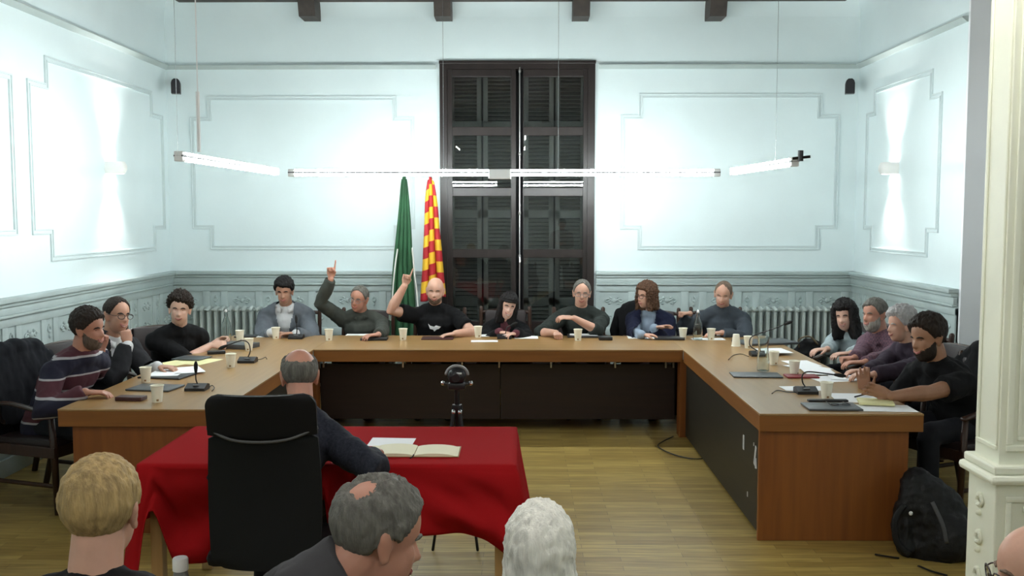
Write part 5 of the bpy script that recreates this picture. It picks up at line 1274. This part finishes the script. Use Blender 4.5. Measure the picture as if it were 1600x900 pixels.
# the public in front
P16 = person(dict(seed=16, label='sandy blond man in a black top seen from behind at lower left', head=(160, 797, 2.12), turn=PI, look=(PI+.02, .02, 0), skin=PINK, hair='short', ho=dict(thick=.011, top=.15, rough=.6), hairm=H_sand, face=True,
  top=dict(m=K_black, name='t_shirt', sleeve='long'), lean=.05, s=1.0, vox=.0045, hs=1.0))
P17 = person(dict(seed=17, label='grey-haired balding man in a grey jacket, face turned to the right', head=(592, 838, 2.08), turn=PI*.5+.6, look=(PI*.5+.45, .34, .06), skin=RED_, hair='crown', ho=dict(thick=.013, top=.0, bald=.25, line=.16, rough=1.6, bdir=(-.15, .62, .77)), hairm=H_iron, face=True,
  top=dict(m=clothm('grey_jacket', (.06,.058,.062)), name='jacket', sleeve='long', off=.02, high=.95), lean=.05, s=1.05, vox=.0045, hs=1.0, neck_off=(-.06, 0, .05)))
P18 = person(dict(seed=18, label='person with straight white hair seen from behind at the bottom centre', head=(843, 872, 2.2), turn=PI, look=(PI, .02, 0), skin=PINK, hair='bob', ho=dict(open=1.25, width=.087, thick=.016, len=.02, rough=.35), hairm=H_white, face=True, fem=True,
  top=dict(m=clothm('grey_top', (.12,.12,.13)), name='jumper', sleeve='long'), lean=.03, s=.96, vox=.005, hip_z=.45))
P19 = person(dict(seed=19, label='bald man in glasses, only the edge of his head in the lower right corner', head=(1618, 898, 2.2), turn=PI-.5, look=(PI*1.5-.1, .1, 0), skin=PINK, hair='horseshoe', ho=dict(thick=.006, bald=.5), hairm=H_stub, face=True, glasses=True,
  top=dict(m=K_black, name='jumper', sleeve='long'), lean=.03, s=.98, vox=.005, hip_z=.45))
# standing next to the camera, seen only as a reflection in the dark window
P20 = person(dict(seed=20, label='standing person in a pale top reflected in the dark window', head=Vector((.92, -1.0, 1.66)), turn=PI, look=(PI, .25, 0), skin=TAN, hair='short', ho=dict(thick=.016), hairm=H_black, face=True,
  top=dict(m=clothm('pale_top', (.35,.33,.32)), sleeve='long'), lean=.0, s=1.0, vox=.008, hip_z=.92, stand=True, R=dict(to=Vector((.98, -.7, 1.25)), dir=(-.5,.6,.2), pose='grip'), L=dict(to=Vector((.8, -.72, 1.25)), dir=(.5,.6,.2), pose='grip')))
CHAIRS = [(P1, 1.25, 'dark wooden armchair under the man in the striped jumper'), (P2, 1.2, 'dark wooden armchair under the man in the dark suit'), (P3, .75, 'dark wooden armchair under the curly-haired man in a black shirt'),
 (P4, 0, 'dark wooden armchair under the man in a grey blazer'), (P5, 0, 'dark wooden armchair under the man with his long arm raised'), (P6, 0, 'dark wooden armchair under the bald man in a black T-shirt'), (P7, 0, 'dark wooden armchair under the dark-haired woman by the window'),
 (P8, 0, 'dark wooden armchair under the man in a dark green jumper'), (P9, -.2, 'dark wooden armchair under the woman in a navy cardigan'), (P10, 0, 'dark wooden armchair under the man in the blue-grey top'),
 (P11, -.95, 'dark wooden armchair under the woman in the pale blue jumper'), (P12, -1.25, 'dark wooden armchair under the man in the checked shirt'), (P13, -1.3, 'dark wooden armchair under the white-haired woman'), (P14, -1.15, 'dark wooden armchair under the bearded man in a black T-shirt')]
for p, a, lab in CHAIRS: seat_at(p, a, lab)
for p, lab in ((P16, 'chair under the sandy blond man'), (P17, 'chair under the grey-haired man in a grey jacket'), (P18, 'chair under the white-haired person in front'), (P19, 'chair under the bald man at the lower right corner')):
    seat_at(p, PI, 'dark wooden '+lab)
# ------------------------------------------------------------------ print on the black T-shirt
from mathutils.bvhtree import BVHTree
def decal(pr, garment, pts, mt, name, d=.0015):
    """flat shape (metres, relative to the neck base: across, down) laid on the garment"""
    g = [c for c in bpy.data.objects if c.parent == pr['root'] and c.name.startswith(garment)][0]
    bv = BVHTree.FromPolygons([v.co.copy() for v in g.data.vertices], [p.vertices[:] for p in g.data.polygons]); o = pr['root'].location
    bm = bmesh.new(); vs = [bm.verts.new((x, 0, -z)) for x, z in pts]; f = bm.faces.new(vs)
    bmesh.ops.triangulate(bm, faces=[f]); bmesh.ops.subdivide_edges(bm, edges=bm.edges[:], cuts=3, use_grid_fill=True)
    V = []
    for v in bm.verts:
        q = pr['Nb']+pr['lat']*v.co.x+pr['up']*v.co.z+pr['fw']*.6-o
        h = bv.ray_cast(q, -pr['fw']); V.append((h[0]+pr['fw']*d if h[0] else q-pr['fw']*.45)+o)
    bm.verts.index_update(); F = [[v.index for v in f.verts] for f in bm.faces]; bm.free()
    b = MB(); b.add(V, F); return b.build(name, mt, pr['root'], smooth=True)
decal(P6, 't_shirt', [(-.065,.115),(-.045,.135),(-.01,.145),(.01,.135),(.055,.15),(.035,.17),(.012,.175),(-.01,.195),(-.02,.175),(-.05,.165),(-.058,.14)], M_paper, 'shirt_print')
# ------------------------------------------------------------------ coats, bags
def coat_on_chair(x, y, rz, label, m, seed, w=.27, drop=.5, sleeve=0, name='coat', zt=1.0, dep=.06):
    M = Matrix.Translation((x, y, 0)) @ Matrix.Rotation(rz, 4, 'Z'); mb = MB()
    def tb(p, r, **k): mb.tube([M @ Vector(q) for q in p], r, 14, side=(M.to_3x3() @ Vector((1,0,0))), cap='round')
    tb([(0, .37, zt-drop), (0, .37, .7), (0, .34, .93)], [(w*.9, .03), (w, .035), (w*.97, .04)])
    tb([(0, .19, zt-drop*.75), (0, .2, .75), (0, .27, .94)], [(w*.85, .02), (w*.95, .025), (w*.95, .04)])
    mb.tube([M @ Vector(q) for q in ((-w, .30, .89), (-w*.6, .31, zt-.02), (0, .31, zt), (w*.6, .31, zt-.02), (w, .30, .89))], [.05, dep, dep+.01, dep, .05], 12, cap='round')
    for s in (-1, 1):
        mb.tube([M @ Vector(q) for q in ((s*w*.95, .31, .91), (s*(w+.04), .35, .72), (s*(w+.02), .39, .52-sleeve), (s*(w+.01), .38, .42-sleeve))], [.055, .055, .048, .042], 12, cap='round')
    m_ = voxel(mb, .011, 3, .5); fold(m_, .016, 6, seed, (1.6,1.6,.5)); fold(m_, .005, 18, seed+4, (1.5,1.5,.5))
    me = m_; o = Vector((x, y, 0)); me.transform(Matrix.Translation(-o)); me.materials.clear(); me.materials.append(m); shade(me, True); me.name = name
    return tag(link(name, me, None, o), label, 'coat')
cL = chair_used[0]
coat_on_chair(cL.location.x, cL.location.y, cL.rotation_euler.z, 'dark padded coat hung over the chair back at the left edge', clothm('coat_dark', (.014,.015,.019)), 3, w=.27, drop=.62)
c9 = chair_used[8]
x9 = at(962, 505, Y=9.55)
coat_on_chair(c9.location.x-.20, c9.location.y-.03, c9.rotation_euler.z, 'black jacket hung over the chair back of the woman in a navy cardigan', K_black, 5, w=.15, drop=.45, name='jacket', zt=.96)
c14 = chair_used[13]
coat_on_chair(c14.location.x, c14.location.y, c14.rotation_euler.z, 'long black jacket hung over the chair of the bearded man in a T-shirt', clothm('jacket_black', (.012,.012,.013)), 8, w=.25, drop=.66, sleeve=.12, name='jacket')
# handbag in front of the right radiator
p = at(1268, 545, Y=9.3)
hb = thing('handbag', 'black handbag beside the back right table corner, under the radiator', 'bag', (p.x, 9.35, 0))
mb = MB(); zc = at(1268, 545, Y=9.35).z
mb.tube([(p.x, 9.35, zc-.16), (p.x, 9.35, zc-.03), (p.x, 9.35, zc+.05)], [(.16,.08), (.17,.09), (.11,.05)], 16, side=(1,0,0), cap='round'); m_ = voxel(mb, .012, 3); fold(m_, .015, 9, 4)
world_mesh('bag_body', m_, [clothm('bag_black', (.008,.008,.009), rough=.5)], hb)
b = MB(); b.tube(cr([(p.x-.12, 9.3, zc+.02), (p.x-.13, 9.28, zc+.10), (p.x-.03, 9.28, zc+.13), (p.x+.06, 9.29, zc+.05)], 6), .008, 8); b.build('strap', mat('tan_strap', (.12,.09,.05), .6), hb, smooth=True)
b = MB(); b.bbox(p.x-.22, p.x+.22, 9.17, 9.53, zc-.30, zc-.255, .015)
cs = thing('side_chair', 'dark chair under the black handbag, mostly hidden by the table', 'chair', (p.x, 9.35, 0)); b.build('seat', M_chaird, cs)
for sx in (-.19, .19):
    for sy in (9.2, 9.5):
        b = MB(); b.bbox(p.x+sx-.018, p.x+sx+.018, sy-.018, sy+.018, 0, zc-.30, .004); b.build('leg', M_chairw, cs)
# backpack on the floor at the right
bp_ = at(1462, 870, z=0); bx, by = bp_.x, bp_.y+.02
t = thing('backpack', 'black backpack slumped on the floor by the right table end', 'backpack', (bx, by, 0))
mb = MB(); tilt = -.14
def bk(q): return Vector((bx+q[0], by+q[1], q[2]))
mb.tube([bk((.06, 0, .05)), bk((.03, .02, .16)), bk((-.03, .04, .28)), bk((-.07, .05, .37)), bk((-.085, .06, .41))], [(.21,.12), (.19,.13), (.165,.11), (.13,.085), (.09,.06)], 20, side=(1,0,0), cap='round')
mb.tube([bk((.09, -.10, .06)), bk((.07, -.09, .15)), bk((.04, -.07, .22))], [(.13,.05), (.125,.055), (.09,.035)], 16, side=(1,0,0), cap='round')
mb.tube([bk((-.16, .0, .05)), bk((-.17, .01, .18)), bk((-.17, .03, .27))], [(.05,.07), (.05,.07), (.035,.05)], 12, side=(1,0,0), cap='round')
m_ = voxel(mb, .009, 2); fold(m_, .020, 8, 6, (1,1,.6)); fold(m_, .006, 24, 2); K_bag = mat('backpack_nylon', (.007,.007,.008), .5, spec=.3, bump=.2, bscale=200)
world_mesh('main_bag', m_, [K_bag], t)
b = MB(); b.tube(cr([bk((-.06,-.09,.33)), bk((-.02,-.135,.22)), bk((0,-.15,.12))], 6), (.012,.003), 8, side=(1,0,0)); b.build('front_strap', mat('webbing_grey', (.06,.06,.065), .6), t, smooth=True)
b = MB(); b.tube(cr([bk((-.12,.05,.40)), bk((-.09,.05,.46)), bk((-.05,.05,.45)), bk((-.04,.05,.39))], 6), .009, 8); b.build('handle', K_bag, t, smooth=True)
b = MB(); b.tube(cr([bk((-.19,-.04,.30)), bk((-.245,-.06,.22)), bk((-.235,-.07,.10)), bk((-.17,-.08,.03))], 6), (.018,.006), 8); b.build('shoulder_strap', K_bag, t, smooth=True)
b = MB(); b.tube(cr([bk((.19,.02,.16)), bk((.25,.0,.12)), bk((.29,-.02,.05)), bk((.27,-.04,.012)), bk((.21,-.05,.02))], 6), (.014,.005), 8); b.build('shoulder_strap', K_bag, t, smooth=True)
for pts in (((1405,872),(1385,869),(1367,866)), ((1435,884),(1455,892),(1480,899))):
    b = MB(); b.tube(cr([tuple(at(x, y, z=.008)) for x, y in pts], 5), (.010,.003), 8, side=(0,1,0)); b.build('strap_end', K_bag, t, smooth=True)
b = MB(); q = bk((-.165, -.07, .26)); b.ell(q, (.012,.008,.012), nu=8, nv=6); b.build('buckle', M_white, t, smooth=True)
q = at(282, 884, Y=4.02)
t = thing('water_bottle', 'bottle with a white cap standing at the foot of the red table', 'bottle', (q.x, 4.02, 0))
b = MB(); zt = q.z
b.lathe([(.030,0),(.034,.01),(.034,zt-.05),(.03,zt-.03),(.028,zt-.02)], (q.x, 4.02, 0), 20); b.build('bottle_body', mat('bottle_grey', (.2,.2,.2), .3), t, smooth='auto')
b = MB(); b.lathe([(.029,zt-.02),(.033,zt-.018),(.033,zt+.03),(.030,zt+.036),(.001,zt+.036)], (q.x, 4.02, 0), 20); b.build('cap', M_white, t, smooth='auto')
# ------------------------------------------------------------------ world and view
w = bpy.data.worlds.new('world'); SC.world = w; w.use_nodes = True
w.node_tree.nodes['Background'].inputs[0].default_value = (.02,.025,.03,1); w.node_tree.nodes['Background'].inputs[1].default_value = .3
SC.view_settings.view_transform = 'Standard'; SC.view_settings.look = 'None'; SC.view_settings.gamma = 1; SC.view_settings.use_curve_mapping = False
SC.view_settings.exposure = 0.28
